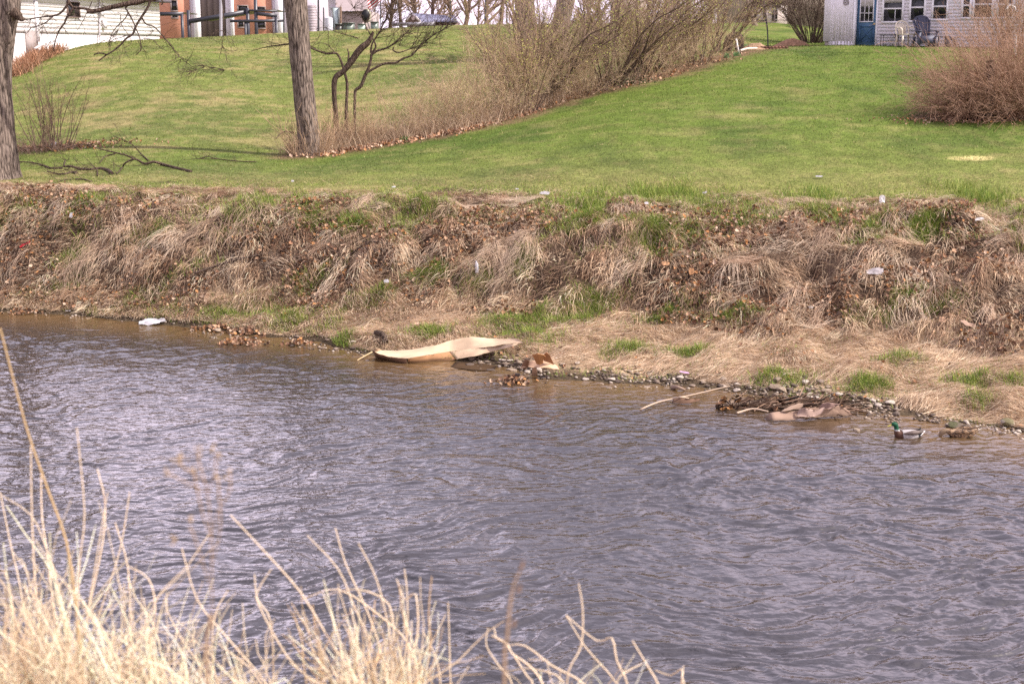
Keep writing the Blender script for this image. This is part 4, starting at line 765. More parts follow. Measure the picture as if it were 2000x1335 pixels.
for (a, b, r0, r1, sp, ml, lb) in ((1726, 1761, -8, 42, 17.5, (1748,), None), (1779, 1804, -8, 40, 15, (), None), (1823, 1848, -8, 37, 13, (), None), (1881, 1893, -10, 34, 11, (), None), (1903, 1936, -10, 34, 9, (), None), (1950, 1976, -10, 33, 9, (), None), (2000, 2030, -10, 32, 8, (), None)):
    win(W, root, a, b, r0, r1, .08, sp, ml, WHT, .075, .30 if a < 1770 else 0)
A = Acc(); q = W.hit(1657.5, 5); c = W.P(q[0], .33, q[1])
for k in range(14):
    a0, a1 = k/14*6.283, (k+1)/14*6.283; A.bar(c+W.u*math.cos(a0)*.11+np.array([0, 0, math.sin(a0)*.11]), c+W.u*math.cos(a1)*.11+np.array([0, 0, math.sin(a1)*.11]), .03, .03, (.3, .25, .25))
A.bar(c-W.u*.11, c+W.u*.11, .02, .02, (.3, .25, .25)); A.bar(c-[0, 0, .11], c+[0, 0, .11], .02, .02, (.3, .25, .25)); A.build('wall_ornament', M['paint'], root)
A = Acc(); W.box(A, -.5, W.len+.3, zt_, zt_+.18, -4, .7, (.7, .68, .7)); A.add([W.P(-.5, .7, zt_+.18), W.P(W.len+.3, .7, zt_+.18), W.P(W.len+.3, -3.2, zt_+1.6), W.P(-.5, -3.2, zt_+1.6)], [[0, 1, 2, 3]], (.12, .11, .11)); part(A, 'roof', 'paint', root)
# ---- garden chairs and tables before it
def wp(px, row, d): s, z = W.hit(px, row); return s, z
def chair_frame(px, d):   # ground spot at distance d in front of the wall, below pixel px
    ray = at(px, 84, 1.0); s = None; o = W.o+W.n*d; dd = ray-np.array([0, 0, H]); k = np.dot(o, W.n)/np.dot(dd, W.n); p = dd*k; p[2] = 0; p = np.array([p[0], p[1], float(hgt(p[0], p[1]))]); return p
def monobloc(px, d, rz, label):
    g = chair_frame(px, d); root = empty('garden_chair', g, label, 'chair', None, rz); C = (.74, .66, .53)
    def P(A, n_): o = A.build(n_, M['plain'], None, False); o.parent = root
    for sx in (-1, 1):
        for sy in (-1, 1):
            A = Acc(); A.bar([sx*.25, sy*.24, 0], [sx*.22, sy*.20, .42], .045, .05, C); P(A, 'leg')
    A = Acc(); A.box([-.24, -.25, .41], [.48, 0, 0], [0, .48, 0], [0, 0, .03], C); P(A, 'seat')
    A = Acc()
    for k in range(6): f = (k-2.5)/2.5; A.bar([f*.11, .24, .44], [f*.16+.0, .33, .83-.05*f*f], .046, .02, C)
    A.tube([[-.25, .22, .44], [-.25, .28, .66], [-.19, .33, .83], [0, .35, .90], [.19, .33, .83], [.25, .28, .66], [.25, .22, .44]], [.028, .028], 6, C=C); P(A, 'backrest')
    for sx in (-1, 1): A = Acc(); A.tube([[sx*.26, -.22, 0.42], [sx*.28, -.22, .60], [sx*.28, -.1, .65], [sx*.27, .12, .66], [sx*.25, .28, .72]], [.024, .024], 6, C=C); P(A, 'armrest')
    return root
def adirondack(px, d, rz, label):
    g = chair_frame(px, d); root = empty('garden_chair', g, label, 'chair', None, rz); C = (.075, .078, .115)
    def P(A, n_): o = A.build(n_, M['plain'], None, False); o.parent = root
    A = Acc()
    for k in range(7):
        f = (k-3)/3; A.bar([f*.17, .12, .28], [f*.30, .50, 1.12-.15*f*f], .098, .025, C)
    A.tube([[-.30, .48, .94], [-.2, .51, 1.07], [0, .53, 1.13], [.2, .51, 1.07], [.30, .48, .94]], [.03, .03], 6, C=C); A.bar([-.28, .33, .62], [.28, .33, .62], .05, .03, C); P(A, 'backrest')
    A = Acc()
    for k in range(6): A.box([-.26, -.38+k*.09, .38-.018*k], [.52, 0, 0], [0, .08, 0], [0, 0, .025], C)
    A.box([-.29, -.42, .12], [.58, 0, 0], [0, .03, 0], [0, 0, .27], C); P(A, 'seat')
    for sx in (-1, 1): A = Acc(); A.box([sx*.34-.08, -.42, .56], [.16, 0, 0], [0, .80, 0], [0, 0, .03], C); P(A, 'armrest'); A = Acc(); A.bar([sx*.34, -.36, 0], [sx*.33, -.36, .56], .11, .06, C); P(A, 'leg'); A = Acc(); A.bar([sx*.30, .45, 0], [sx*.32, .2, .36], .09, .05, C); P(A, 'leg')
    return root
def place_wall(o): return o
monobloc(1768, 1.3, .25, 'cream plastic chair with a slatted back in front of the grey house').scale = (1.15,)*3
adirondack(1806, 1.4, .05, 'tall dark grey fan-backed garden chair under the middle window').scale = (1.10,)*3
def small_table(px, d, w_, h_, C, label, name='side_table', legs=.05):
    g = chair_frame(px, d); root = empty(name, g, label, 'table', None, .05)
    A = Acc(); A.box([-w_/2, -.22, h_], [w_, 0, 0], [0, .44, 0], [0, 0, .035], C); A.build('tabletop', M['plain'], None).parent = root
    for sx in (-1, 1):
        for sy in (-1, 1): A = Acc(); A.bar([sx*(w_/2-.04), sy*.19, 0], [sx*(w_/2-.05), sy*.17, h_], legs, legs, C); A.build('leg', M['plain'], None).parent = root
    return root
small_table(1838, 1.3, .62, .40, (.135, .13, .155), 'low dark grey plastic table right of the fan-backed chair', legs=.09)
small_table(1737, .5, .72, .42, (.05, .05, .055), 'thin-legged black metal rack between the blue door and the cream chair', 'metal_rack', .02)
A = Acc(); g = chair_frame(1856, .9); A.tube([g+[-.12, 0, .0], g+[-.05, 0, .28], g+[.12, 0, .30], g+[.2, 0, .05]], [.05, .05], 8, C=(.03, .03, .03)); tag(A.build('garden_hose', M['plain'], loc=g), 'black coiled hoop beside the grey table at the house wall', 'hose')
A = Acc(); b = at(1985, 90, 54); b[2] = float(hgt(b[0], b[1])); Yq = 54
A.tube([[b[0], Yq, b[2]], at(1984, 60, Yq), at(1984, 25, Yq), at(1982, 15, Yq), at(1976, 11, Yq), at(1969, 13, Yq), at(1966, 18, Yq)], [.035, .035], 8, C=(.8, .79, .78)); tag(A.build('white_hook_post', M['metal'], loc=b), 'white pole with a bent top at the right edge of the picture', 'pole')
# ---- far house, planter, mounds etc. between hedge and grey house
W3 = Wall(at(1425, 40, 97), at(1660, 40, 97)); z3 = float(h0(*at(1500, 40, 97)[:2]))-.3
root = empty('far_house', (W3.o[0], W3.o[1], z3), 'far tan-walled house with tall black-framed windows above the slope', 'house')
A = Acc(); W3.box(A, 0, W3.len, z3, z3+5, -6, 0, (.36, .29, .24)); s0, s1 = W3.hit(1470, 20)[0], W3.hit(1538, 20)[0]; zq = W3.hit(1500, 10.5)[1]
W3.box(A, s0, s1, z3, zq, .0, .08, (.55, .47, .42)); part(A, 'wall', 'paint', root)
for a, b, r0, r1 in ((1473, 1487, -10, 10), (1499, 1509, -10, 10), (1513, 1522, -10, 10), (1475, 1490, 15, 38), (1511, 1514, 15, 38)):
    f = win(W3, root, a, b, r0, r1, .12, None, (), (.03, .028, .03), .16)
part_r = Acc(); W3.box(part_r, -.3, W3.len+.3, z3+5, z3+5.3, -6.4, .5, (.2, .18, .17)); part(part_r, 'roof', 'paint', root)
A = Acc(); b = at(1500, 88, 66); b[2] = float(hgt(b[0], b[1])); A.tube([b, at(1499, 60, 66), at(1495, 30, 66), at(1491, -5, 66), at(1490, -60, 66)], [.03, .03, .05, .08, .09], 8, C=(.05, .045, .06)); tag(A.build('utility_pole', M['paint'], loc=b), 'thin dark leaning pole rising from the red block planter', 'pole')
def mound(px, row, w_, h_, d_, label, col=(.36, .21, .13)):
    g = hpt(px, row); n = 34; u, v = np.meshgrid(np.linspace(-1, 1, n), np.linspace(-1, 1, n), indexing='ij'); r = np.hypot(u, v); zz = h_*np.clip(np.cos(np.clip(r, 0, 1)*np.pi/2), 0, 1)**1.1*(1+.5*(fbm(u*3+px, v*3, 3, 3)-.5))-.06*r; X = g[0]+u*w_; Y = g[1]+v*d_; Z = hgt(X, Y)+zz
    idx = np.arange(n*n).reshape(n, n); F = np.stack([idx[:-1, :-1], idx[1:, :-1], idx[1:, 1:], idx[:-1, 1:]], -1).reshape(-1, 4); m = (r[:-1, :-1] < 1.02).ravel()
    tag(mesh_np('soil_mound', np.stack([X, Y, Z], -1), F[m], M['soil'], np.array(col)*(.8+.4*R_.random((n*n, 1))), loc=g, smooth=True), label, 'soil mound')
mound(1545, 91, 1.0, .34, .6, 'bare brown earth mound left of the grey house'); mound(1474, 97, .7, .28, .5, 'smaller earth mound behind the white stake', (.33, .22, .14))
A = Acc(); g = hpt(1508, 96)
for j in range(3):
    for k in range(9):
        a = g+np.array([-.62+k*.14+(j % 2)*.05, -.1, -.05+j*.075]); a[2] = float(h0(g[0], g[1]))-.05+j*.075; A.box(a, [.13, 0, 0], [0, .3, 0], [0, 0, .068], np.array([.22, .10, .075])*R_.uniform(.5, 1.3))
tag(A.build('brick_border', M['stone'], loc=g), 'low stack of dark red bricks edging the bed by the earth mounds', 'brick border')
A = Acc(); b = hpt(1443, 103); A.bar(b-[0, 0, .05], at(1438, 76, b[1]), .07, .05, (.8, .79, .76)); tag(A.build('garden_stake', M['paint'], loc=b), 'white leaning stake at the upper end of the shrub row', 'stake')
A = Acc(); b = hpt(1460, 101); A.tube([hpt(1446, 102)+[0, 0, .06], hpt(1460, 100)+[0, 0, .10], hpt(1478, 98)+[0, 0, .07]], [.05, .04], 6, C=(.7, .62, .5)); tag(A.build('pale_log', M['paint'], loc=b), 'short pale log lying right of the white stake', 'log')
for i, (px, row) in enumerate(((1420, 113), (1438, 110), (1470, 95), (1457, 96))):
    A = Acc(); g = hpt(px, row); n = 46; A.add(*blades(g[0]+R_.normal(0, .07, n), g[1]+R_.normal(0, .05, n), R_.uniform(.15, .3, n), R_.uniform(-3, 3, n), R_.uniform(.8, 1, n), R_.uniform(0, .4, n), np.full(n, .03), np.array([.16, .30, .12]), keep=False)); tag(A.build('daffodil_leaves', M['blade'], loc=g), ['bulb leaves sprouting lowest at the end of the shrub row', 'bulb leaves sprouting at the foot of the white stake', 'bulb leaves sprouting left of the red bricks', 'bulb leaves sprouting behind the pale log'][i], 'plant', 'bulb plants at the upper bed')
A = Acc(); g = hpt(1432, 100); n = 26; A.tube([g+[-.2, .3, 0], g+[-.1, .3, .5], g+[.25, .3, .55], g+[.3, .3, 0]], [.2, .18], 10, C=(.05, .035, .03)); tag(A.build('compost_heap', M['soil'], loc=g), 'dark rotting heap behind the white stake', 'compost heap')
# ---- white sided house on the left
W4 = Wall(at(-60, 100, 64), at(314, 75, 84)); z4 = 3.2; root = empty('white_house', (W4.o[0], W4.o[1], z4), 'sunlit white sided house at the upper left corner', 'house')
WH = (.80, .77, .76); zf = [W4.hit(60, 61)[1], W4.hit(310, 70)[1]]; zf = min(zf); zt4 = zf+4.6
A = Acc(); W4.box(A, 0, W4.len, zf, zt4, -9, 0, WH); z = zf+.02
while z < zt4-.2:
    a, b = W4.P(0, .004, z+.19), W4.P(W4.len, .004, z+.19); c_, d_ = W4.P(0, .010, z), W4.P(W4.len, .010, z); e_, f_ = W4.P(0, .004, z), W4.P(W4.len, .004, z); A.add([a, b, d_, c_, e_, f_], [[0, 1, 2, 3], [3, 2, 5, 4]], WH); z += .2
part(A, 'wall', 'paint', root)
A = Acc(); W4.box(A, .03, W4.len-.03, z4-1, zf-.003, -8.9, -.05, (.62, .59, .57)); part(A, 'foundation', 'paint', root)
win(W4, root, 131, 154, 4, 33, .03, None, (), (.30, .22, .19), .09)
A = Acc(); s0, s1 = W4.hit(51, 80)[0], W4.hit(73, 80)[0]; W4.box(A, s0, s1, W4.hit(60, 108)[1], W4.hit(60, 62)[1], -.04, .03, (.33, .28, .26)); part(A, 'basement_door', 'paint', root)
A = Acc(); p0 = W4.hit(49, 95); p1 = W4.hit(73, 82); A.bar(W4.P(p0[0], .5, p0[1]), W4.P(p1[0], .5, p1[1]), .06, .09, (.85, .83, .82)); p2 = W4.hit(71, 62); A.bar(W4.P(p1[0], .5, p1[1]), W4.P(p2[0]+.1, .5, p1[1]-.9), .07, .07, (.85, .83, .82)); W4.box(A, p1[0]-.15, p1[0]+.05, p1[1]-.0, W4.hit(60, 0)[1], .02, .12, (.8, .78, .78)); part(A, 'handrail', 'paint', root)
A = Acc(); a = W4.hit(191, 72); b = W4.hit(191, 0); A.tube([W4.P(a[0], .09, a[1]-.2), W4.P(b[0], .09, b[1])], [.045, .045], 8, C=(.55, .52, .54)); part(A, 'service_pipe', 'metal', root)
A = Acc(); q = W4.hit(192, 25); W4.box(A, q[0]-.14, q[0]+.14, q[1]-.2, q[1]+.2, .145, .26, (.6, .58, .58)); q = W4.hit(200, 46); W4.box(A, q[0]-.13, q[0]+.13, q[1]-.25, q[1]+.2, .045, .2, (.75, .72, .72)); part(A, 'meter_box', 'metal', root)
A = Acc(); q0 = W4.hit(262, -4)[1]; W4.box(A, -.3, W4.len+.5, W4.hit(316, 6)[1], W4.hit(316, 1)[1], .002, .55, (.13, .11, .12)); A.add([W4.P(-.3, .55, W4.hit(316, 1)[1]+.005), W4.P(W4.len+.5, .55, W4.hit(316, 1)[1]+.005), W4.P(W4.len+.5, -4, zt4+2), W4.P(-.3, -4, zt4+2)], [[0, 1, 2, 3]], (.13, .11, .12)); part(A, 'roof', 'paint', root)
# ---- brick building
W5 = Wall(at(300, 75, 104), at(600, 62, 104)); z5 = 5.6; root = empty('brick_building', (W5.o[0], W5.o[1], z5), 'orange brick building with white columns behind the left hill', 'building')
def brick_mat():
    m = bpy.data.materials.new('orange_brick'); m.use_nodes = True; n = m.node_tree.nodes; l = m.node_tree.links.new; b = n['Principled BSDF']; b.inputs['Roughness'].default_value = .9
    t = n.new('ShaderNodeTexCoord'); mp_ = n.new('ShaderNodeMapping'); mp_.inputs['Rotation'].default_value = (math.pi/2, 0, 0); l(t.outputs['Object'], mp_.inputs[0]); br = n.new('ShaderNodeTexBrick'); br.inputs['Scale'].default_value = 4.5
    br.inputs['Color1'].default_value = (.60, .27, .17, 1); br.inputs['Color2'].default_value = (.50, .21, .13, 1); br.inputs['Mortar'].default_value = (.48, .33, .26, 1); br.inputs['Mortar Size'].default_value = .015; l(mp_.outputs[0], br.inputs[0]); l(br.outputs[0], b.inputs['Base Color']); return m
M['brick'] = brick_mat(); z5t = z5+7
def wb(A, p0, p1, d0, d1, C): W5.box(A, W5.hit(p0, 50)[0], W5.hit(p1, 50)[0], z5-1, z5t, d0, d1, C)
A = Acc(); wb(A, 305, 372, -5, .2, (.5, .2, .1)); wb(A, 459, 532, -5, .2, (.5, .2, .1)); A.build('brick_wall', M['brick'], root)
A = Acc(); wb(A, 372.1, 381, -5, .1, (.62, .56, .62)); wb(A, 442, 452, -5, .1, (.62, .56, .62)); wb(A, 532.1, 540, -5, .1, (.62, .56, .62)); wb(A, 554, 640, -5, .1, (.62, .56, .62)); A.build('panel_wall', M['paint'], root)
for p0, p1 in ((381.1, 391), (452.1, 458.9), (540.1, 553.9)): A = Acc(); wb(A, p0, p1, -5, .4, (.85, .82, .84)); A.build('column', M['paint'], root)
for k, (p0, p1) in enumerate(((391.1, 404), (404.6, 416), (416.6, 430), (430.6, 441.9))): A = Acc(); wb(A, p0, p1, -4, -.3, (.12, .09, .08)); A.build('screen_panel', M['paint'], root)
A = Acc(); wb(A, 391.1, 441.9, -5, -4.01, (.1, .08, .08)); A.build('recess_wall', M['paint'], root)
for a, b, r0, r1 in ((337, 346, 2, 21), (338, 348, 31, 35), (467, 484, 12.5, 21), (504, 518, 15, 21), (467, 476, 43, 53), (505, 518, 43, 55)):
    s0, zb = W5.hit(a, r1); s1, zt = W5.hit(b, r0); A = Acc(); F_ = (.25, .2, .18)
    W5.box(A, s0-.08, s1+.08, zb-.08, zb, .15, .28, F_); W5.box(A, s0-.08, s1+.08, zt, zt+.08, .15, .28, F_); W5.box(A, s0-.08, s0, zb, zt, .15, .28, F_); W5.box(A, s1, s1+.08, zb, zt, .15, .28, F_)
    f = A.build('window', M['paint'], root); fix(glasspane(W5, f, s0, s1, zb, zt, .23))
A = Acc(); W5.box(A, -1, W5.len+12, z5t, z5t+.4, -6, .6, (.3, .28, .28)); part(A, 'roof', 'paint', root)
# ---- black steel canopy in front
STL = (.04, .04, .052); Yc = 92; bc = at(430, 66, Yc); bc[2] = float(hgt(bc[0], bc[1])); root = empty('steel_canopy', bc, 'dark steel canopy on posts before the brick building', 'canopy')
for p0, p1, rt in ((353, 358, 28), (365.5, 371, 20), (481, 487, 16), (497, 503, -12), (477, 481, 40), (537, 542, 34)):
    A = Acc(); x0, x1 = at(p0, 50, Yc)[0], at(p1, 50, Yc)[0]; zt = at(p0, rt, Yc)[2]; A.box([x0, Yc, bc[2]-1.5], [x1-x0, 0, 0], [0, .18, 0], [0, 0, zt-bc[2]+1.5], STL); A.build('post', M['metal'], root)
for a, b, h_ in (((312, 27.5), (358, 27.5), 7), ((371, 42), (482, 23.5), 8), ((487, 20.5), (542, 22), 3), ((503, 27), (541, 31), 7), ((450, 41.5), (553, 40.5), 5)):
    A = Acc(); A.bar(at(a[0], a[1], Yc+.1), at(b[0], b[1], Yc+.12+.01*h_), .3, h_*Yc/FOC, STL); A.build('beam', M['metal'], root)
A = Acc(); p = [at(375, 38, Yc+.3), at(480, 20, Yc+.3)]; A.add([p[0], p[1], p[1]+[0, 6, 0], p[0]+[0, 6, 0]], [[0, 1, 2, 3]], (.3, .28, .3)); p = [at(312, 24, Yc+.4), at(358, 24, Yc+.4)]; A.add([p[0], p[1], p[1]+[0, 6, 0], p[0]+[0, 6, 0]], [[0, 1, 2, 3]], (.3, .28, .3)); p = [at(490, 18.5, Yc+.4), at(542, 19.5, Yc+.4)]; A.add([p[0], p[1], p[1]+[0, 6, 0], p[0]+[0, 6, 0]], [[0, 1, 2, 3]], (.3, .28, .3)); A.build('roof_deck', M['metal'], root)
def pole(px, rb, Y, w_, label, C=(.04, .04, .045), rt=-60, name='lamp_post'):
    b = at(px, rb, Y); b[2] = min(b[2], float(hgt(b[0], b[1]))); t = at(px, rt, Y); A = Acc(); A.tube([b-[0, 0, .2], t], [w_*Y/FOC/2]*2, 8, C=C)
    root = empty(name, b, label, 'pole'); A.build('pole', M['metal'], root)
    if name == 'lamp_post': A = Acc(); A.tube([t, t+[.3, 0, .3], t+[.9, 0, .35]], [.06, .05], 6, C=C); A.build('lamp_arm', M['metal'], root); A = Acc(); A.bar(t+[.8, 0, .33], t+[1.4, 0, .33], .2, .1, C); A.build('lamp_head', M['metal'], root)
pole(431, 66, 86, 6, 'thick two-tone grey pole in front of the dark screened bay', (.35, .33, .37)); pole(554, 60, 90, 3, 'slim black pole at the left edge of the central trunk'); pole(621.5, 55, 95, 3.5, 'black pole in front of the grey silo'); pole(632, 54, 99, 2.5, 'shorter black pole between the silo and the pale tank', rt=15, name='post'); pole(743, 45, 120, 2, 'thin black pole carrying the striped flag', rt=-60, name='flag_pole'); pole(879, 40, 110, 2.2, 'thin dark pole right of the garage roof'); pole(776, 48, 118, 1.2, 'thin grey pole left of the blue-roofed garage', (.3, .3, .32)); pole(948, 35, 112, 3, 'black pole right of the white spire'); pole(990, 45, 112, 3, 'dark green pole above the shrubs', (.04, .08, .05)); pole(1153, 35, 108, 3, 'dark pole in the gap above the shrub row')
pole(665, 50, 97, 5, 'short weathered brown post right of the pale tank', (.2, .13, .09), rt=14, name='post')
# flag hanging diagonally
n, m_ = 40, 26; u, v = np.meshgrid(np.linspace(0, 1, n), np.linspace(0, 1, m_), indexing='ij'); Yf = 120; p0 = at(741, -42, Yf); 
X = p0[0]-u*1.05-v*.0+.15*np.sin(u*6)*.3+v*.10; Z = p0[2]-v*1.75-u*.95; Y_ = Yf+.12*np.sin(u*9+v*3); stripe = (np.floor(v*13).astype(int) % 2 == 0); cc = np.where(stripe[..., None], np.array([.45, .03, .04]), np.array([.8, .78, .78])); can = (u < .4) & (v < 7/13); cc = np.where(can[..., None], np.array([.03, .05, .18]), cc)
V = np.stack([X, Y_, Z], -1); 
VV = []; FF = []; CC = []
for i in range(n-1):
    for j in range(m_-1):
        k = len(VV)*1; b = len(FF)*4; VV += [V[i, j], V[i+1, j], V[i+1, j+1], V[i, j+1]]; FF.append([b, b+1, b+2, b+3]); CC += [cc[i, j]]*4
tag(mesh_np('flag', np.array(VV), np.array(FF), M['plastic'], np.array(CC), loc=p0), 'red and white striped flag drooping from the thin pole', 'flag')
# silo, tank, sheds, boxes
def cyl(name, px0, px1, rt, rb, Y, C, label, cat, ribs=0, top=None, roof=False):
    x0, x1 = at(px0, 50, Y)[0], at(px1, 50, Y)[0]; r = (x1-x0)/2; cx = (x0+x1)/2; zt = at(px0, rt, Y)[2]; zb = float(hgt(cx, Y))-.5; A = Acc(); n = 28; K = 40 if ribs else 4
    z = np.linspace(zb, zt, K); th = np.arange(n)/n*6.2832; rr = r+(.03*np.sin(np.arange(K)*2.2) if ribs else 0)*np.ones(K); V = np.stack([cx+rr[:, None]*np.cos(th), Y+r+rr[:, None]*np.sin(th), z[:, None]+0*th], -1); idx = np.arange(K*n).reshape(K, n); nx = np.roll(idx, -1, 1); F = np.stack([idx[:-1], nx[:-1], nx[1:], idx[1:]], -1).reshape(-1, 4); root = empty(name, (cx, Y+r, zb), label, cat); A.add(V.reshape(-1, 3), F, C); A.build('shell', M['metal'], root, True)
    A = Acc(); top_ = np.stack([cx+r*1.03*np.cos(th), Y+r+r*1.03*np.sin(th), zt+0*th], -1); V = np.concatenate([top_, [[cx, Y+r, zt+r*.35]]]); A.add(V, [[k, (k+1) % n, n, n] for k in range(0, n)], C); 
    A.V[-1] = V; A.build('lid', M['metal'], root)
cyl('grain_silo', 598, 618, 11, 57, 100, (.42, .36, .38), 'grey corrugated silo right of the central trunk', 'silo', ribs=1); cyl('storage_tank', 633, 649, 35, 56, 100, (.62, .62, .68), 'pale smooth round tank with lid beside the silo', 'tank'); 
def boxh(name, px0, px1, rt, rb, Y, C, label, cat, depth=4, extra=None, m='paint'):
    x0, x1 = at(px0, 50, Y)[0], at(px1, 50, Y)[0]; zt = at(px0, rt, Y)[2]; zb = float(hgt((x0+x1)/2, Y))-.3; A = Acc(); root = empty(name, ((x0+x1)/2, Y, zb), label, cat); A.box([x0, Y, zb], [x1-x0, 0, 0], [0, depth, 0], [0, 0, zt-zb], C); A.build('body', M[m], root); return root, x0, x1, zt, zb
root, x0, x1, zt, zb = boxh('white_shed', 634, 650, 17, 50, 106, (.8, .8, .84), 'white box-shaped cabin behind the pale tank', 'shed'); A = Acc(); A.box([x0-.1, 105.9, zt], [x1-x0+.2, 0, 0], [0, 4.2, 0], [0, 0, .15], (.55, .55, .6)); A.build('roof', M['paint'], root); A = Acc(); A.box([x0+.05, 105.95, zt-.9], [.15, 0, 0], [0, .04, 0], [0, 0, .7], (.03, .03, .04)); A.build('window', M['glass'], root)
root, x0, x1, zt, zb = boxh('glazed_cabinet', 650, 662, 16, 54, 101, (.42, .5, .5), 'greenish glazed upright cabinet right of the pale tank', 'cabinet', .6); A = Acc(); A.bar([x0, 100.96, zb], [x0, 100.96, zt], .06, .06, (.05, .05, .05)); A.bar([x1, 100.96, zb], [x1, 100.96, zt], .06, .06, (.05, .05, .05)); A.build('frame', M['metal'], root)
root, x0, x1, zt, zb = boxh('long_wall_building', 655, 725, 22, 50, 125, (.45, .37, .35), 'long low pinkish-grey building behind the green utility boxes', 'building', 8, m='stone'); A = Acc(); A.add([[x0-.3, 124.5, zt], [x1+.3, 124.5, zt], [x1+.3, 129, zt+1.5], [x0-.3, 129, zt+1.5]], [[0, 1, 2, 3]], (.33, .27, .26)); A.build('roof', M['paint'], root)
for i, (a, b, rt, lb) in enumerate(((655, 667, 48, 'small black utility box beside the brown post'), (669, 690, 46, 'wide dark green utility box on the hill crest'), (699, 712, 48, 'pale green utility box under the round black disc'), (724, 737, 44, 'grey-green utility box left of the flag pole'))):
    root, x0, x1, zt, zb = boxh('utility_box', a, b, rt, 55, 90, ((.03, .035, .03), (.10, .13, .10), (.30, .38, .30), (.16, .20, .17))[i], lb, 'utility box', .8, m='metal'); A = Acc(); A.box([x0-.03, 89.95, zt], [x1-x0+.06, 0, 0], [0, .9, 0], [0, 0, .05], (.1, .12, .1)); A.build('lid', M['metal'], root)
# round black disc on a post
Y = 84; c = at(714, 31, Y); b = at(722, 50, Y); b[2] = float(hgt(b[0], b[1])); root = empty('round_sign', b, 'round black disc with a pale rim standing on the crest', 'sign'); th = np.arange(24)/24*6.2832
for nm, r, y0, C in (('rim', .32, .02, (.5, .47, .35)), ('disc', .29, 0, (.01, .01, .012))):
    A = Acc(); ring = np.stack([c[0]+(r*.85)*np.cos(th)+(.05 if nm == 'rim' else 0), Y+y0+0*th, c[2]+r*1.25*np.sin(th)], -1); back = ring+[0, .08, 0]; V = np.concatenate([ring, back, [c+[0, y0, 0]]]); F = [[k, (k+1) % 24, 24+(k+1) % 24, 24+k] for k in range(24)]+[[k, 48, (k+2) % 24, (k+1) % 24] for k in range(0, 24, 2)]; A.add(V, F, C); A.build(nm, M['paint'], root)
A = Acc(); A.tube([b, c+[.05, .06, -.2]], [.03, .03], 6, C=(.05, .05, .05)); A.build('post', M['metal'], root)
# garage with blue-grey roof
Y = 128; g0 = at(790, 50, Y); zb = float(hgt(g0[0], Y)); root = empty('garage', (g0[0], Y, zb), 'low house with blue-grey roof and brown gable behind the crest', 'house')
def P_(px, row, y): return at(px, row, y)
A = Acc(); x0, x1 = P_(795, 42, Y)[0], P_(893, 42, Y)[0]; ze = P_(800, 43, Y)[2]; A.box([x0, Y, zb-1], [x1-x0, 0, 0], [0, 7, 0], [0, 0, ze-zb+1], (.2, .13, .11)); A.build('wall', M['paint'], root)
A = Acc(); zr = P_(803, 24, Y)[2]; zr2 = P_(885, 29, Y)[2]; a = P_(803, 24, Y); A.add([[P_(822, 43, Y)[0], Y-.6, ze], [P_(896, 45, Y)[0], Y-.6, ze-.05], [P_(886, 29, Y)[0], Y+3.5, zr2], [a[0], Y+3.5, zr]], [[0, 1, 2, 3]], (.21, .21, .30))
q = P_(842, 30, Y)
for k in range(14): t = k/13; s0 = np.array([P_(846, 43, Y)[0]*(1-t)+P_(893, 43, Y)[0]*t, Y-.58, ze]); s1 = np.array([P_(842, 30, Y)[0]*(1-t)+P_(884, 30, Y)[0]*t, Y+3.0, zr2-.2]); A.bar(s0, s1, .09, .07, (.13, .13, .2))
A.build('roof', M['paint'], root)
A = Acc(); l0 = P_(792, 43, Y-.7); r0 = P_(821, 43, Y-.7); t0 = P_(804, 25, Y-.7); A.add([l0, r0, t0, t0], [[0, 1, 2, 3]], (.2, .12, .10)); A.bar(l0, t0, .12, .2, (.75, .68, .68)); A.bar(t0, r0, .12, .2, (.75, .68, .68)); A.tube([P_(807, 36, Y-.75), P_(807, 36, Y-.85)], [.17, .17], 10, C=(.55, .42, .4)); A.build('gable', M['paint'], root)
A = Acc(); A.bar(P_(765, 48, Y-4), P_(850, 46, Y-4), .1, .3, (.4, .38, .42)); tag(A.build('low_wall', M['paint'], loc=P_(765, 48, Y-4)), 'low grey wall running in front of the blue-roofed house', 'wall')
Y = 120; a, b, t = at(915, 46, Y), at(933, 46, Y), at(923, 16, Y); A = Acc(); V = [a+[0, 0, -.6], b+[0, 0, -.6], b+[0, 1, -.6], a+[0, 1, -.6], t+[0, .5, 0]]; A.add(V, [[0, 1, 4, 4], [1, 2, 4, 4], [2, 3, 4, 4], [3, 0, 4, 4]], (.85, .83, .86)); tag(A.build('white_tent', M['paint'], loc=a), 'small pointed white tent right of the blue-roofed house', 'tent')
root, x0, x1, zt, zb = boxh('tan_building', 1205, 1262, -20, 45, 118, (.42, .33, .28), 'tan building glimpsed through the tall shrubs', 'building', 8); A = Acc(); A.add([[x0-1.5, 117.5, zb+1.5], [x0, 117.5, zb+3], [x0, 126, zb+3], [x0-1.5, 126, zb+1.5]], [[0, 1, 2, 3]], (.2, .18, .17)); A.build('side_roof', M['paint'], root)
A = Acc(); c = at(1140, 35, 112); n = 1500; p = c+R_.normal(0, 1, (n, 3))*[.55, .4, .55]-[0, 0, .6]; e = norm(R_.normal(0, 1, (n, 3)))*.09; f = norm(np.cross(e, R_.normal(0, 1, (n, 3))))*.06; b = at(1140, 52, 112); A.add(np.stack([p-e, p+f, p+e, p-f], 1).reshape(-1, 3), np.arange(n*4).reshape(n, 4), (.03, .05, .035)); tag(A.build('evergreen_bush', M['leaf'], loc=b), 'dark evergreen bush in the gap above the shrub row', 'bush')
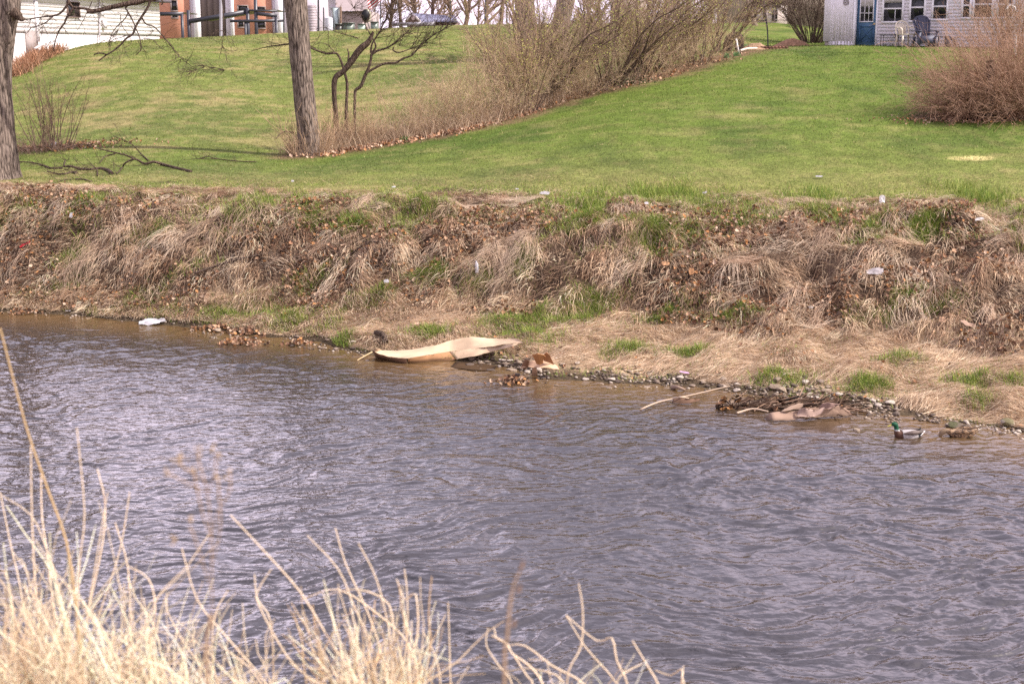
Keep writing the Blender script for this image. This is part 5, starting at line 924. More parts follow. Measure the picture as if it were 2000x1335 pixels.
# ================================================================== STONES AND GRAVEL AT THE WATERLINE
def stone_mesh(seed, flat=.6):
    import bmesh
    rs = np.random.default_rng(seed); bm = bmesh.new(); bmesh.ops.create_icosphere(bm, subdivisions=3, radius=.5); off = rs.random(3)*50
    ax = rs.normal(0, 1, (7, 3)); ax /= np.linalg.norm(ax, axis=1, keepdims=True); ct = rs.uniform(.20, .40, 7)
    for v in bm.verts:
        p = np.array(v.co)
        for a, c in zip(ax, ct):
            e = np.dot(p, a)-c
            if e > 0: p = p-a*e*.95
        p = p*(1+.30*(float(fbm(p[0]*3+off[0]+p[2]*2, p[1]*3+off[1], 3, seed))-.5)); v.co = (p[0]*1.15, p[1]*.9, p[2]*flat)
    V = np.array([v.co[:] for v in bm.verts]); F = np.array([[v.index for v in f.verts] for f in bm.faces]); bm.free(); return V, F
ST = [stone_mesh(s, .45+.06*(s % 4)) for s in range(6)]
SC = [np.array(c) for c in ((.31, .24, .175), (.20, .15, .11), (.48, .41, .34), (.12, .09, .07), (.25, .19, .145))]
SN = ['tan', 'brown', 'pale', 'dark', 'grey-brown']
meshes = {}
def stone(px, row, w_px, label, cat='stone', group=None, ci=0, si=None, moss=None, zoff=0.):
    p = ground(px, row); Y = p[1]; s = w_px*Y/FOC; si = int(R_.integers(0, 6)) if si is None else si
    z = max(float(hgt(p[0], p[1])), -.02)+s*.12+zoff; V, F = ST[si]; key = (si, ci, moss is not None)
    if key not in meshes:
        C = np.tile(SC[ci], (len(V), 1))*(.85+.3*fbm(V[:, 0]*5, V[:, 1]*5, 3, si)[:, None]); 
        if moss is not None: m = sstep(.45, .6, fbm(V[:, 0]*3+4, V[:, 2]*3, 3, 9))[:, None]; C = C*(1-m)+np.array(moss)*m
        o = mesh_np('stone', V, F, M['stone'], C, smooth=True); meshes[key] = o
    else: o = meshes[key].copy(); COL.objects.link(o)
    o.location = (float(p[0]), float(Y), z); o.scale = (s,)*3; o.rotation_euler = (0, 0, R_.uniform(0, 6.28)) if label is None or group else (0, 0, .3); tag(o, label, cat, group); return o
def cluster(box, n, wr, label, group, cis=(0, 1, 2, 3, 4)):
    done = []
    for _ in range(n*14):
        if len(done) >= n: break
        x = R_.uniform(box[0], box[2]); f = (x-box[0])/(box[2]-box[0]); y = box[1]+(box[3]-box[1])*f+R_.normal(0, box[4]); wv = R_.uniform(*wr)
        if all(abs(x-a) > (wv+c)*.42 or abs(y-b) > (wv+c)*.22 for a, b, c in done):
            done.append((x, y, wv)); ci = int(R_.choice(cis)); q = (wv-wr[0])/(wr[1]-wr[0]); sz = 'small' if q < .4 else 'medium' if q < .75 else 'large'
            zn = ['left end', 'left half', 'middle', 'right half', 'right end'][min(4, int(f*5))]; fb = 'front' if y > box[1]+(box[3]-box[1])*f else 'back'
            stone(x, y, wv, '%s %s %s, %s edge of its %s' % (sz, SN[ci], label, fb, zn), group=group, ci=ci)
cluster((560, 665, 720, 692, 5), 12, (7, 15), 'stone among those left of the big cardboard', 'stones left of the cardboard')
cluster((905, 694, 1045, 718, 7), 34, (9, 22), 'stone in rubble right of the big cardboard', 'stones right of the big cardboard')
cluster((1060, 727, 1340, 742, 9), 56, (6, 15), 'stone of the long pebble strip', 'stones of the long pebble strip')
cluster((1345, 748, 1500, 760, 5), 20, (7, 18), 'stone in the shallows above the raft', 'stones above the debris raft')
cluster((1515, 757, 1700, 798, 13), 60, (8, 22), 'stone of the pile behind sodden cardboard', 'stones behind the sodden cardboard')
cluster((1690, 795, 1760, 806, 5), 9, (10, 20), 'stone past the sodden cardboard', 'stones at the end of the pile')
cluster((1800, 808, 1995, 850, 5), 16, (6, 14), 'stone at the shore by the ducks', 'stones near the ducks')
stone(1412, 0+757, 14, 'rounded light stone alone in the shallows left of the stone pile', ci=2)
stone(1527, 763, 22, 'upright pinkish stone at the top of the stone pile', ci=0); stone(1510, 757, 26, 'flat grey stone on top of the left side of the stone pile', ci=1)
stone(1860, 833, 32, 'dark mossy boulder behind the brown duck', cat='boulder', ci=3, moss=(.07, .07, .03), si=2, zoff=.02); stone(1893, 836, 12, 'white pebble between the mossy boulder and the tail of the brown duck', ci=2)
stone(1966, 832, 31, 'large pale boulder in the water at the right edge', cat='boulder', ci=2, moss=(.16, .14, .07), si=3, zoff=.03); stone(1990, 843, 12, 'white pebble right of the large pale boulder', ci=2)
stone(1715, 795, 18, 'rounded pale stone at the water behind the green-headed duck', ci=2); stone(1738, 792, 22, 'pointed pale stone at the right end of the pile', ci=2)
stone(425, 648, 17, 'light brown stone holding the nearest-left leaf pile', ci=0, zoff=.03); stone(935, 698, 14, 'white stone at the foot of the big cardboard sheet', ci=2); stone(1052, 726, 16, 'white stone under the curled cardboard', ci=2); stone(692, 672, 15, 'tall pale stone standing left of the big cardboard sheet', ci=2)
stone(1195, 744, 14, 'pale angular stone jutting from the middle of the pebble strip', ci=2); stone(1328, 739, 15, 'white oval stone beside the pink wrapper', ci=2); stone(1030, 728, 14, 'white stone below the left flap of the curled cardboard', ci=2)
# gravel
A = Acc(); V0, F0 = stone_mesh(20, .6); import bmesh as _b
bm = _b.new(); _b.ops.create_icosphere(bm, subdivisions=1, radius=.5); Vg = np.array([v.co[:] for v in bm.verts])*[1.1, .9, .6]; Fg = np.array([[v.index for v in f.verts]+[f.verts[2].index] for f in bm.faces]); bm.free()
for (x0, r0, x1, r1, sp, n) in ((380, 648, 720, 688, 5, 260), (900, 704, 1050, 722, 6, 420), (1050, 730, 1345, 746, 7, 900), (1345, 748, 1500, 764, 6, 330), (1500, 760, 1760, 806, 12, 1100), (1780, 812, 2000, 846, 5, 300), (0, 606, 380, 634, 2, 120)):
    for _ in range(int(n*.6)):
        f = R_.random()
        if n > 300 and vn(f*(x1-x0)/28, r0*1.0, 9) < .36: continue
        p = ground(x0+(x1-x0)*f, r0+(r1-r0)*f+R_.normal(0, sp)); s = R_.uniform(.02, .065); a = R_.uniform(0, 6.28); c, q = math.cos(a), math.sin(a); V = (Vg*(1+R_.normal(0, .12, Vg.shape)))*s; V = V@np.array([[c, q, 0], [-q, c, 0], [0, 0, 1]])
        A.add(V+[p[0], p[1], max(float(hgt(p[0], p[1])), -.01)+s*.15], Fg, SC[R_.integers(0, 5)]*R_.uniform(.5, 1.15))
tag(A.build('gravel', M['stone']), 'small gravel and pebbles scattered along the water edge', 'gravel', kind='stuff')
# ================================================================== CARDBOARD AND OTHER LITTER
def sheet(cols, nv=12, sub=5, thick=.006, wave=.01, seed=1, col=(.62, .44, .28), flute=True):
    """cols: list of (front point, back point); returns a thick curved sheet"""
    nn_ = (len(cols)-1)*sub+1; lin = lambda p: np.stack([np.interp(np.linspace(0, len(p)-1, nn_), range(len(p)), np.array(p)[:, q]) for q in range(3)], -1)
    Fp = lin([c[0] for c in cols])*.75+catmull([c[0] for c in cols], nn_)*.25; Bp = lin([c[1] for c in cols])*.75+catmull([c[1] for c in cols], nn_)*.25
    v = np.linspace(0, 1, nv)[None, :, None]; P = Fp[:, None]*(1-v)+Bp[:, None]*v; n, m_ = P.shape[:2]
    ed = (vn(P[..., 0]*22+seed, P[..., 1]*22, seed)-.5)*.035*np.maximum(np.abs(2*v[..., 0]-1)**6, 0); P[..., 1] += ed; P[..., 2] += wave*(fbm(P[..., 0]*4+seed, P[..., 1]*4, 3, seed)-.5)*2
    Nn = norm(np.cross(np.gradient(P, axis=0), np.gradient(P, axis=1))); Nn = np.where(Nn[..., 2:] < 0, -Nn, Nn); Q = P-Nn*thick
    i = np.arange(n*m_).reshape(n, m_); o = n*m_
    F = [np.stack([i[:-1, :-1], i[1:, :-1], i[1:, 1:], i[:-1, 1:]], -1).reshape(-1, 4), np.stack([i[:-1, :-1], i[:-1, 1:], i[1:, 1:], i[1:, :-1]], -1).reshape(-1, 4)+o]
    for e in (i[0], i[-1], i[:, 0], i[:, -1]): F.append(np.stack([e[:-1], e[1:], e[1:]+o, e[:-1]+o], -1))
    C = np.tile(np.array(col), (2*o, 1)); PV = np.concatenate([P.reshape(-1, 3)]*2); st = fbm(PV[:, 0]*5+seed, PV[:, 1]*7, 4, seed+3)
    C = C*(.72+.5*st)[:, None]; C = C*(1-.5*(1-sstep(.0, .07, PV[:, 2]+(st-.5)*.06)))[:, None]; return np.concatenate([P.reshape(-1, 3), Q.reshape(-1, 3)]), np.concatenate(F), C
a = atz
base = a(870, 700, 0.0); root = empty('cardboard_sheet', base, 'big flattened tan cardboard sheet lying half in the water', 'cardboard')
def ac(px, row, c): g = ground(px, row); return atz(px, row, g[2]+c)
cols = [(a(729, 684, .20), a(733, 679, .27)), (a(740, 691, .14), a(748, 684, .17)), (a(765, 697, .10), a(772, 685, .14)), (a(796, 699, .105), a(803, 682, .16)), (a(845, 691, .12), ac(848, 674, .10)), (a(880, 686, .14), ac(880, 664, .10)), (ac(930, 680, .10), ac(920, 658, .14)), (ac(975, 674, .11), ac(965, 661, .14)), (ac(1022, 668, .15), ac(1012, 661, .16))]
V, F, C = sheet(cols, 16, 7, wave=.016, col=(.56, .42, .285)); mesh_np('top_panel', V, F, M['card'], C, root, True)
cols = [(a(892, 701, .035), a(877, 686.5, .136)), (ac(930, 694, .05), ac(930, 680.3, .097)), (ac(965, 685, .06), ac(975, 674.3, .107)), (ac(1000, 676, .10), ac(1000, 671, .127)), (ac(1022, 669, .13), ac(1021.5, 668.2, .147))]
V, F, C = sheet(cols, 8, 7, wave=.008, seed=3, col=(.54, .40, .27)); mesh_np('front_panel', V, F, M['card'], C, root, True)
# front flap folded into the water: shade painted as darker brown, bottom also wet
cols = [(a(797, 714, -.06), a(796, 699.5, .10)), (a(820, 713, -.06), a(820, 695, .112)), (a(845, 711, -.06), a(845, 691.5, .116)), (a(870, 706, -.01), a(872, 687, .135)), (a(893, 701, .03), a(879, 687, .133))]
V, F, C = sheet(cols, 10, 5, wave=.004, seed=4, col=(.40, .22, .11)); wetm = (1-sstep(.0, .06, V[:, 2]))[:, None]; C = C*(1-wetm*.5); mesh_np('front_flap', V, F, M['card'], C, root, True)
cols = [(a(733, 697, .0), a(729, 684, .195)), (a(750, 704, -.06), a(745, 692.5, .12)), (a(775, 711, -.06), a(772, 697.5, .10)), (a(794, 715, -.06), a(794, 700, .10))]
V, F, C = sheet(cols, 8, 5, wave=.004, seed=5, col=(.24, .14, .085)); mesh_np('side_flap', V, F, M['card'], C, root, True)  # side flap's shade is painted in as a much darker cardboard colour
# submerged brown corner in the shallows
cols = [(a(880, 716, .004), a(890, 706, .012)), (a(920, 722, .004), a(930, 708, .012)), (a(960, 724, .004), a(972, 714, .012))]
V, F, C = sheet(cols, 6, 4, wave=.002, seed=6, col=(.13, .075, .035)); o = mesh_np('cardboard_scrap', V, F, M['card'], C, loc=a(925, 715, .0), smooth=True); tag(o, 'flat wet tan scrap just under the surface below the big cardboard sheet', 'cardboard')
# curled torn cardboard
base = a(1050, 722, .05); root = empty('curled_cardboard', base, 'torn brown cardboard with upright curled flaps on the stones', 'cardboard')
V, F, C = sheet([(a(1016, 722, .10), a(1022, 714, .16)), (a(1030, 716, .16), a(1034, 706, .24)), (a(1048, 715, .22), a(1055, 703, .30)), (a(1075, 717, .20), a(1072, 706, .28)), (a(1093, 722, .12), a(1088, 714, .18))], 8, 5, wave=.03, seed=8, col=(.55, .36, .23)); mesh_np('base_panel', V, F, M['card'], C, root, True)
for k, (cc, tc_c) in enumerate((([(a(1048, 710, .26), a(1040, 692, .46)), (a(1054, 712, .25), a(1050, 690.5, .50)), (a(1060, 709, .27), a(1062, 693, .46)), (a(1057, 705, .30), a(1066, 697, .42))], (.42, .21, .09)), ([(a(1062, 704, .30), a(1063, 690, .46)), (a(1072, 708, .27), a(1068, 688, .48)), (a(1082, 712, .22), a(1074, 694, .42))], (.35, .18, .09)), ([(a(1018, 718, .12), a(1024, 703, .27)), (a(1024, 722, .09), a(1030, 702, .30)), (a(1032, 716, .16), a(1034, 704, .28))], (.22, .12, .07)), ([(a(1038, 733, .0), a(1041, 714, .20)), (a(1050, 733, .0), a(1048, 715, .20))], (.55, .36, .24)))):
    V, F, C = sheet(cc, 8, 6, wave=.012, seed=10+k, col=tc_c); mesh_np('curled_flap', V, F, M['card'], C, root, True)
# sodden cardboard on the debris raft
base = a(1580, 805, .03); root = empty('sodden_cardboard', base, 'buckled wet pinkish-tan cardboard at the front of the debris raft', 'cardboard')
V, F, C = sheet([(a(1494, 821, -.03), a(1493, 815, -.01)), (a(1512, 823, .0), a(1505, 806, .09)), (a(1545, 820, .01), a(1540, 804, .11)), (a(1585, 816, .02), a(1570, 800, .16)), (a(1625, 813, .02), a(1610, 792, .20)), (a(1650, 812, .015), a(1632, 790, .20)), (a(1667, 812, .0), a(1660, 803, .08))], 10, 6, wave=.035, seed=21, col=(.33, .225, .165)); mesh_np('lower_panel', V, F, M['card'], C, root, True)
V, F, C = sheet([(a(1525, 803, .12), a(1535, 796, .17)), (a(1545, 800, .15), a(1560, 787, .24)), (a(1565, 797, .16), a(1570, 787, .24))], 6, 5, wave=.012, seed=22, col=(.42, .30, .22)); mesh_np('upper_flap', V, F, M['card'], C, root, True)
V, F, C = sheet([(a(1555, 812, .07), a(1562, 797, .18)), (a(1580, 814, .06), a(1573, 796, .20)), (a(1592, 812, .07), a(1590, 800, .16)), (a(1605, 806, .12), a(1612, 794, .2))], 6, 5, wave=.012, seed=23, col=(.38, .27, .22)); mesh_np('upper_flap', V, F, M['card'], C, root, True)
V, F, C = sheet([(a(1600, 796, .17), a(1606, 788, .24)), (a(1620, 798, .16), a(1622, 786, .26)), (a(1632, 792, .2), a(1640, 788, .22))], 6, 5, wave=.01, seed=24, col=(.30, .2, .17)); mesh_np('upper_flap', V, F, M['card'], C, root, True)
# debris raft of sticks, reeds and leaves
A = Acc(); n = 620
f = R_.random(n)**.8; px = 1395+f*245; row = 793-f*2+R_.normal(0, 1, n)*(2+7*f)*.8; Pz = R_.uniform(.0, .045, n)*(f+.1)
P0 = np.array([a(px[i], row[i], Pz[i]) for i in range(n)]); th = R_.normal(.05, .55, n); P = curves(P0, np.stack([np.cos(th), np.sin(th)*.6, R_.normal(0, .12, n)], -1), R_.uniform(.1, .6, n), 4, .12); P[..., 2] = np.maximum(P[..., 2], .004); strands(A, P, R_.uniform(.004, .011, (n, 1))*np.ones((n, 4)), np.array([.13, .085, .058]), 5, cj=.6)
n = 260; f = R_.random(n); L0 = np.array([a(1400+f_*250, 792+R_.normal(0, 5), 0) for f_ in f]); leafmesh(A, L0[:, 0], L0[:, 1], R_.uniform(.03, .08, n), .02-hgt(L0[:, 0], L0[:, 1])+R_.uniform(0, .06, n), LC[R_.integers(0, 6, n)]*R_.uniform(.2, .6, (n, 1)))
tag(A.build('driftwood_debris', M['twig']), 'raft of dark sticks, reeds and leaves caught at the shore', 'debris', kind='stuff')
A = Acc(); A.tube([a(1440, 806, .02), a(1470, 798, .07), a(1500, 803, .06)], [.018, .012], 8, C=(.5, .38, .28)); tag(A.build('driftwood_stick', M['twig'], loc=a(1470, 798, .07)), 'pale bent stick lying on the left part of the debris raft', 'stick')
A = Acc(); A.tube([a(1398, 794, .02), a(1420, 791, .05), a(1450, 788, .06), a(1495, 783, .08)], [.03, .03], 8, C=(.16, .11, .08)); tag(A.build('driftwood_stick', M['barkd'], loc=a(1420, 791, .05)), 'thick dark stick forming the left tip of the debris raft', 'stick')
A = Acc(); A.tube([a(1246, 803, -.02), a(1258, 796, .04), a(1285, 785, .07), a(1315, 778, .09), a(1350, 771, .10), a(1400, 759, .10), a(1425, 754, .1)], [.016, .013, .010, .006], 8, C=(.42, .32, .24)); A.tube([a(1315, 778, .09), a(1330, 775, .16), a(1345, 777, .10)], [.014, .008], 6, C=(.5, .38, .28)); tag(A.build('driftwood_stick', M['twig'], loc=a(1315, 778, .09)), 'long pale branch slanting out of the water in front of the pebble strip', 'stick')
A = Acc(); V, F, C = sheet([(a(1312, 786, .01), a(1316, 777, .06)), (a(1330, 787, .01), a(1332, 776, .09)), (a(1350, 785, .03), a(1352, 778, .08)), (a(1367, 783, .03), a(1368, 779, .06))], 6, 5, wave=.03, seed=31, col=(.20, .12, .08)); tag(mesh_np('bark_piece', V, F, M['card'], C, loc=a(1340, 783, .02), smooth=True), 'dark curled bark piece caught on the long pale branch', 'bark')
A = Acc(); A.tube([a(1314, 756, .02), a(1325, 756, .06), a(1338, 761, .01)], [.04, .015], 8, C=(.25, .18, .14)); tag(A.build('driftwood_stick', M['twig'], loc=a(1325, 758, .0)), 'short dark floating stick below the pink wrapper', 'stick')
A = Acc(); A.tube([a(698, 703, .0), a(712, 695, .05), a(727, 687, .1)], [.008, .012], 6, C=(.6, .45, .25)); A.tube([a(712, 695, .05), a(705, 691, .08)], [.008, .004], 6, C=(.6, .45, .25)); tag(A.build('driftwood_stick', M['twig'], loc=a(712, 695, .05)), 'thin yellow twig at the left tip of the big cardboard sheet', 'stick')
A = Acc(); A.tube([ground(735, 655)+[0, 0, .05], ground(748, 668)+[0, 0, .1], ground(755, 680)+[0, 0, .08]], [.06, .045], 8, C=(.12, .09, .06)); tag(A.build('driftwood_log', M['barkd'], loc=ground(745, 668)), 'dark rotten log end behind the left tip of the big cardboard sheet', 'log')
A = Acc(); g0, g1 = ground(380, 546), ground(545, 505); mm = (g0+g1)/2; mm[2] = float(hgt(mm[0], mm[1])); A.tube([g0+[0, 0, .1], mm+[0, 0, .16], g1+[0, 0, .1]], [.03, .02], 6, C=(.14, .1, .08)); tag(A.build('dead_branch', M['barkd'], loc=mm), 'dark dead branch slanting up the left part of the bank', 'branch')
A = Acc(); g0, g1 = ground(670, 518), ground(780, 498); mm = (g0+g1)/2; mm[2] = float(hgt(mm[0], mm[1])); A.tube([g0+[0, 0, .08], mm+[0, 0, .12], g1+[0, 0, .12]], [.02, .012], 6, C=(.16, .11, .09)); tag(A.build('dead_branch', M['barkd'], loc=mm), 'thin dark branch lying among leaves left of the bank middle', 'branch')
# leaf piles in the shallows
def leafpile(px, row, rx_, n, label, h_=.12):
    A = Acc(); c = a(px, row, 0); x = c[0]+R_.normal(0, rx_, n); y = c[1]+R_.normal(0, rx_*.6, n); zz = h_*np.exp(-((x-c[0])**2+(y-c[1])**2*2)/(rx_**2*2))*R_.random(n)
    leafmesh(A, x, y, R_.uniform(.035, .075, n), .01+zz-hgt(x, y), LC[R_.integers(0, 6, n)]*R_.uniform(.35, 1.2, (n, 1))); tag(A.build('leaf_pile', M['leaf'], loc=c), label, 'leaf pile', kind='stuff')
leafpile(430, 643, .22, 150, 'leaf pile in the shallows around a light brown stone'); leafpile(490, 650, .24, 170, 'largest leaf pile in the shallows, against the green grass'); leafpile(468, 671, .19, 120, 'leaf pile farthest out in the water left of the cardboard'); leafpile(583, 673, .11, 60, 'small orange leaf pile in the water under the grassy tuft'); leafpile(1003, 747, .16, 80, 'dark leaf clump in the water below the curled cardboard'); leafpile(45, 612, .2, 60, 'leaf clump at the waterline near the left edge')
# crumpled litter
def crumple(name, P, w_, h_, col, label, cat, m='plastic', seed=0, tilt=(0, 0), rough_=.35, up=.05, rz=0):
    rs = np.random.default_rng(seed+50); w_ *= .62; h_ *= .62; n = 14; u, v = np.meshgrid(np.linspace(-.5, .5, n), np.linspace(-.5, .5, n), indexing='ij'); z = (fbm(u*4+seed, v*4, 3, seed)-.5)*rough_+(vn(u*9+seed, v*9, seed)-.5)*rough_*.4
    edge = 1+.25*(vn(np.arctan2(v, u)*2, u*0+seed, 4)-.5); X = u*w_*edge; Yy = v*h_*edge*math.cos(tilt[0]); Z = z*min(w_, h_)+v*h_*math.sin(tilt[0])+u*w_*math.sin(tilt[1])
    c, s = math.cos(rz), math.sin(rz); V = np.stack([X*c-Yy*s, X*s+Yy*c, Z], -1)+np.array(P)+[0, 0, up]; idx = np.arange(n*n).reshape(n, n); F = np.stack([idx[:-1, :-1], idx[1:, :-1], idx[1:, 1:], idx[:-1, 1:]], -1).reshape(-1, 4); cor = (np.abs(u[:-1, :-1]+.03)+np.abs(v[:-1, :-1]+.03) < .8).ravel()
    o = mesh_np(name, V, F[cor], M[m], np.array(col)*(.55+.6*vn(u*7+seed, v*7, seed+1)).reshape(-1, 1), loc=P, smooth=False); tag(o, label, cat); return o
W_ = (.52, .50, .51)
crumple('plastic_bag', a(298, 631, .02), .85, .34, (.72, .70, .72), 'white crumpled plastic bag floating at the foot of the left bank', 'plastic bag', seed=1, up=.03, tilt=(.3, .1)); crumple('plastic_bag', a(104, 597, .05), .22, .28, (.5, .5, .52), 'thin grey plastic scrap hanging at the waterline near the left edge', 'plastic bag', seed=2, tilt=(1.1, 0), up=.12)
crumple('litter_scrap', a(133, 611, .02), .16, .1, (.6, .55, .58), 'pale scrap of litter on the waterline left of the white floating bag', 'litter', seed=3); crumple('litter_scrap', a(197, 613, .02), .12, .08, (.55, .53, .55), 'tiny pale scrap on the waterline between two grass overhangs', 'litter', seed=14)
crumple('wrapper', ground(50, 491), .38, .16, (.62, .02, .04), 'bright red torn wrapper on the bank at the left edge', 'wrapper', seed=4, tilt=(.5, .45), up=.16)
crumple('paper_scrap', ground(140, 440), .10, .20, W_, 'white scrap standing on the upper left bank above the leaves', 'paper', seed=5, tilt=(1.1, 0), up=.18)
crumple('plastic_bag', ground(105, 288), .34, .20, (.62, .64, .72), 'pale plastic bag lying under the bare bush beside the left tree', 'plastic bag', seed=6, tilt=(.6, 0), up=.12)
crumple('plastic_bag', ground(1064, 398), .34, .14, W_, 'white torn plastic bag on the brow in the middle of the bank', 'plastic bag', seed=7, tilt=(.7, 0), up=.20)
crumple('plastic_cup', ground(1600, 350), .26, .12, W_, 'white flattened cup lying alone on the right lawn', 'cup', seed=8, tilt=(.35, 0), up=.06, rough_=.2)
crumple('plastic_bag', ground(1722, 412), .18, .26, (.62, .60, .58), 'pale upright torn bag in straw on the right part of the brow', 'plastic bag', seed=9, tilt=(1.1, .2), up=.22)
crumple('plastic_bag', ground(1912, 447), .26, .12, (.68, .64, .60), 'whitish bag scrap near the right end of the brow', 'plastic bag', seed=10, tilt=(.5, .2), up=.18)
crumple('plastic_film', ground(1708, 550), .50, .24, (.50, .46, .46), 'greyish translucent plastic film lying on the right bank slope', 'plastic film', seed=11, tilt=(.6, .1), up=.16)
crumple('plastic_bag', ground(755, 564), .16, .14, W_, 'white crumpled scrap above the green tuft on the lower bank', 'plastic bag', seed=12, tilt=(.7, 0), up=.14)
crumple('wrapper', ground(1337, 735), .26, .10, (.68, .42, .62), 'pink and blue crumpled wrapper on the pebble strip', 'wrapper', seed=13, tilt=(.3, -.2), up=.06)
crumple('paper_scrap', ground(572, 362), .10, .09, W_, 'small white scrap at the lawn edge left of the middle', 'paper', seed=15, tilt=(.8, 0), up=.10); crumple('paper_scrap', ground(769, 374), .14, .08, (.6, .6, .62), 'grey-white scrap at the lawn edge beyond the green brow', 'paper', seed=16, tilt=(.6, 0), up=.10)
crumple('paper_scrap', ground(1010, 378), .12, .06, W_, 'small white scrap on the brow left of the white torn bag', 'paper', seed=17, tilt=(.6, 0), up=.10); crumple('paper_scrap', ground(1376, 388), .14, .08, W_, 'white scrap on the green brow right of the white torn bag', 'paper', seed=18, tilt=(.8, .2), up=.12)
crumple('paper_scrap', ground(1582, 612), .16, .09, (.65, .63, .62), 'white scrap at the foot of the right bank slope', 'paper', seed=19, tilt=(.6, 0), up=.12); crumple('paper_scrap', ground(1262, 414), .12, .10, (.6, .58, .62), 'pale scrap in the grass of the middle brow', 'paper', seed=20, tilt=(.7, 0), up=.18)
A = Acc(); g = ground(930, 545)+[0, 0, .16]; A.tube([g+[0, 0, .13], g+[.005, 0, .10], g+[.01, -.01, .06], g+[.02, -.02, -.10]], [.012, .018, .036, .036], 12, C=(.55, .55, .58)); tag(A.build('plastic_bottle', M['plastic'], loc=g), 'clear crushed bottle standing among reeds in the middle of the bank', 'bottle')
crumple('paper_scrap', ground(932, 541)+np.array([.0, -.05, 0]), .09, .1, W_, 'white torn label scrap beneath the crushed bottle', 'paper', seed=22, tilt=(.9, 0), up=.10)
crumple('dead_leaf', ground(1350, 551), .16, .2, (.36, .19, .09), 'large brown leaf lying upright on the middle right slope', 'leaf', m='leaf', seed=23, tilt=(1.0, 0), up=.16); crumple('dead_leaf', ground(1300, 532), .24, .16, (.48, .27, .14), 'broad curled orange leaf in the straw right of the bank middle', 'leaf', m='leaf', seed=24, tilt=(.7, 0), up=.16)
crumple('dead_leaf', ground(1890, 648), .40, .18, (.40, .27, .2), 'big pale brown curled leaf at the right foot of the bank', 'leaf', m='leaf', seed=25, tilt=(.6, -.3), up=.14); crumple('dead_leaf', ground(1840, 640), .18, .18, (.40, .25, .16), 'brown leaf just left of the big pale curled leaf', 'leaf', m='leaf', seed=26, tilt=(.8, 0), up=.14); crumple('dead_leaf', ground(815, 643), .18, .10, (.55, .36, .25), 'flat pinkish leaf on straw above the big cardboard sheet', 'leaf', m='leaf', seed=27, tilt=(.4, 0), up=.10)
# ================================================================== DUCKS
def duck(name, label, Y, path, colfn, rz=0, sp='drake'):
    """path: list of (x, z, half width, half height) in metres, from tail to bill root; x to the tail, side view, head at -x"""
    pts = np.array(path, float); K = len(pts); n = 64; P = catmull(pts[:, :2], n); R = np.maximum(catmull(pts[:, 2:], n), .002); T = np.gradient(P, axis=0); T /= np.linalg.norm(T, axis=1, keepdims=True); Nn = np.stack([-T[:, 1], T[:, 0]], -1); S = 24; th = np.arange(S)/S*2*np.pi
    V = np.zeros((n, S, 3)); V[..., 0] = P[:, :1]+Nn[:, :1]*R[:, 1:2]*np.sin(th); V[..., 2] = P[:, 1:2]+Nn[:, 1:2]*R[:, 1:2]*np.sin(th); V[..., 1] = R[:, :1]*np.cos(th)
    idx = np.arange(n*S).reshape(n, S); nx = np.roll(idx, -1, 1); F = np.stack([idx[:-1], nx[:-1], nx[1:], idx[1:]], -1).reshape(-1, 4)
    V = np.concatenate([V.reshape(-1, 3), [[P[0, 0], 0, P[0, 1]], [P[-1, 0], 0, P[-1, 1]]]]); F = np.concatenate([F, [[idx[0, (k+1) % S], idx[0, k], n*S, n*S] for k in range(S)], [[idx[-1, k], idx[-1, (k+1) % S], n*S+1, n*S+1] for k in range(S)]])
    C = np.zeros((len(V), 3)); s = np.repeat(np.linspace(0, 1, n), S); tt = np.tile(np.sin(th), n); C[:-2] = colfn(s, tt, V[:-2]); C[-2] = C[0]; C[-1] = C[-3]; return V, F, C
def place_duck(V, F, C, loc, label, rz):
    root = empty('duck', loc, label, 'duck', None, rz); o = mesh_np('body', V, F, M['feather'], C, smooth=True); o.parent = root; return root
g = a(1775, 852, 0); g = np.array([g[0], g[1], -.018])
path = [(.235, .095, .004, .004), (.20, .085, .03, .018), (.16, .07, .055, .04), (.10, .045, .085, .070), (.02, .035, .098, .085), (-.07, .035, .095, .082), (-.13, .045, .078, .07), (-.165, .075, .052, .052), (-.182, .125, .033, .036), (-.190, .165, .028, .032), (-.205, .195, .032, .036), (-.232, .203, .031, .033), (-.255, .195, .020, .022), (-.268, .190, .010, .012)]
def drake(s, t, V):
    x, z = V[:, 0], V[:, 2]; c = np.tile([.40, .37, .36], (len(V), 1)); 
    back = (t > .45) & (x > -.11) & (x < .17); c[back] = [.12, .09, .075]; top = (t > .80) & (x > -.08) & (x < .12); c[top] = [.20, .16, .14]
    c[(x > .115) & (x < .175)] = [.012, .012, .016]; c[(x > .175)] = [.70, .68, .67]; c[(x > .12) & (x < .17) & (t < -.1)] = [.012, .012, .016]
    c[(x < -.105) & (z < .11)] = [.085, .040, .025]; c[(z > .112) & (x < -.14)] = [.5, .5, .5]; c[(z > .125) & (x < -.14)] = [.008, .075, .035]; c[(x < -.262)] = [.3, .28, .05]; return c*(.92+.16*R_.random((len(V), 1)))
V, F, C = duck('duck', '', 0, path, drake); root = place_duck(V, F, C, g, 'green-headed drake with grey body swimming left beside the brown duck', .05); root.scale = (1.0,)*3
A = Acc(); A.tube([[-.262, 0, .191], [-.285, 0, .181], [-.315, 0, .172]], [.012, .011, .006], 8, C=(.50, .46, .10)); A.V[0][:, 1] *= 1.3; A.build('bill', M['plain'], None).parent = root
for sy in (-1, 1): A = Acc(); A.tube([[-.236, sy*.027, .208], [-.236, sy*.034, .208]], [.006, .005], 8, C=(.005, .005, .005)); A.build('eye', M['glass'], None).parent = root
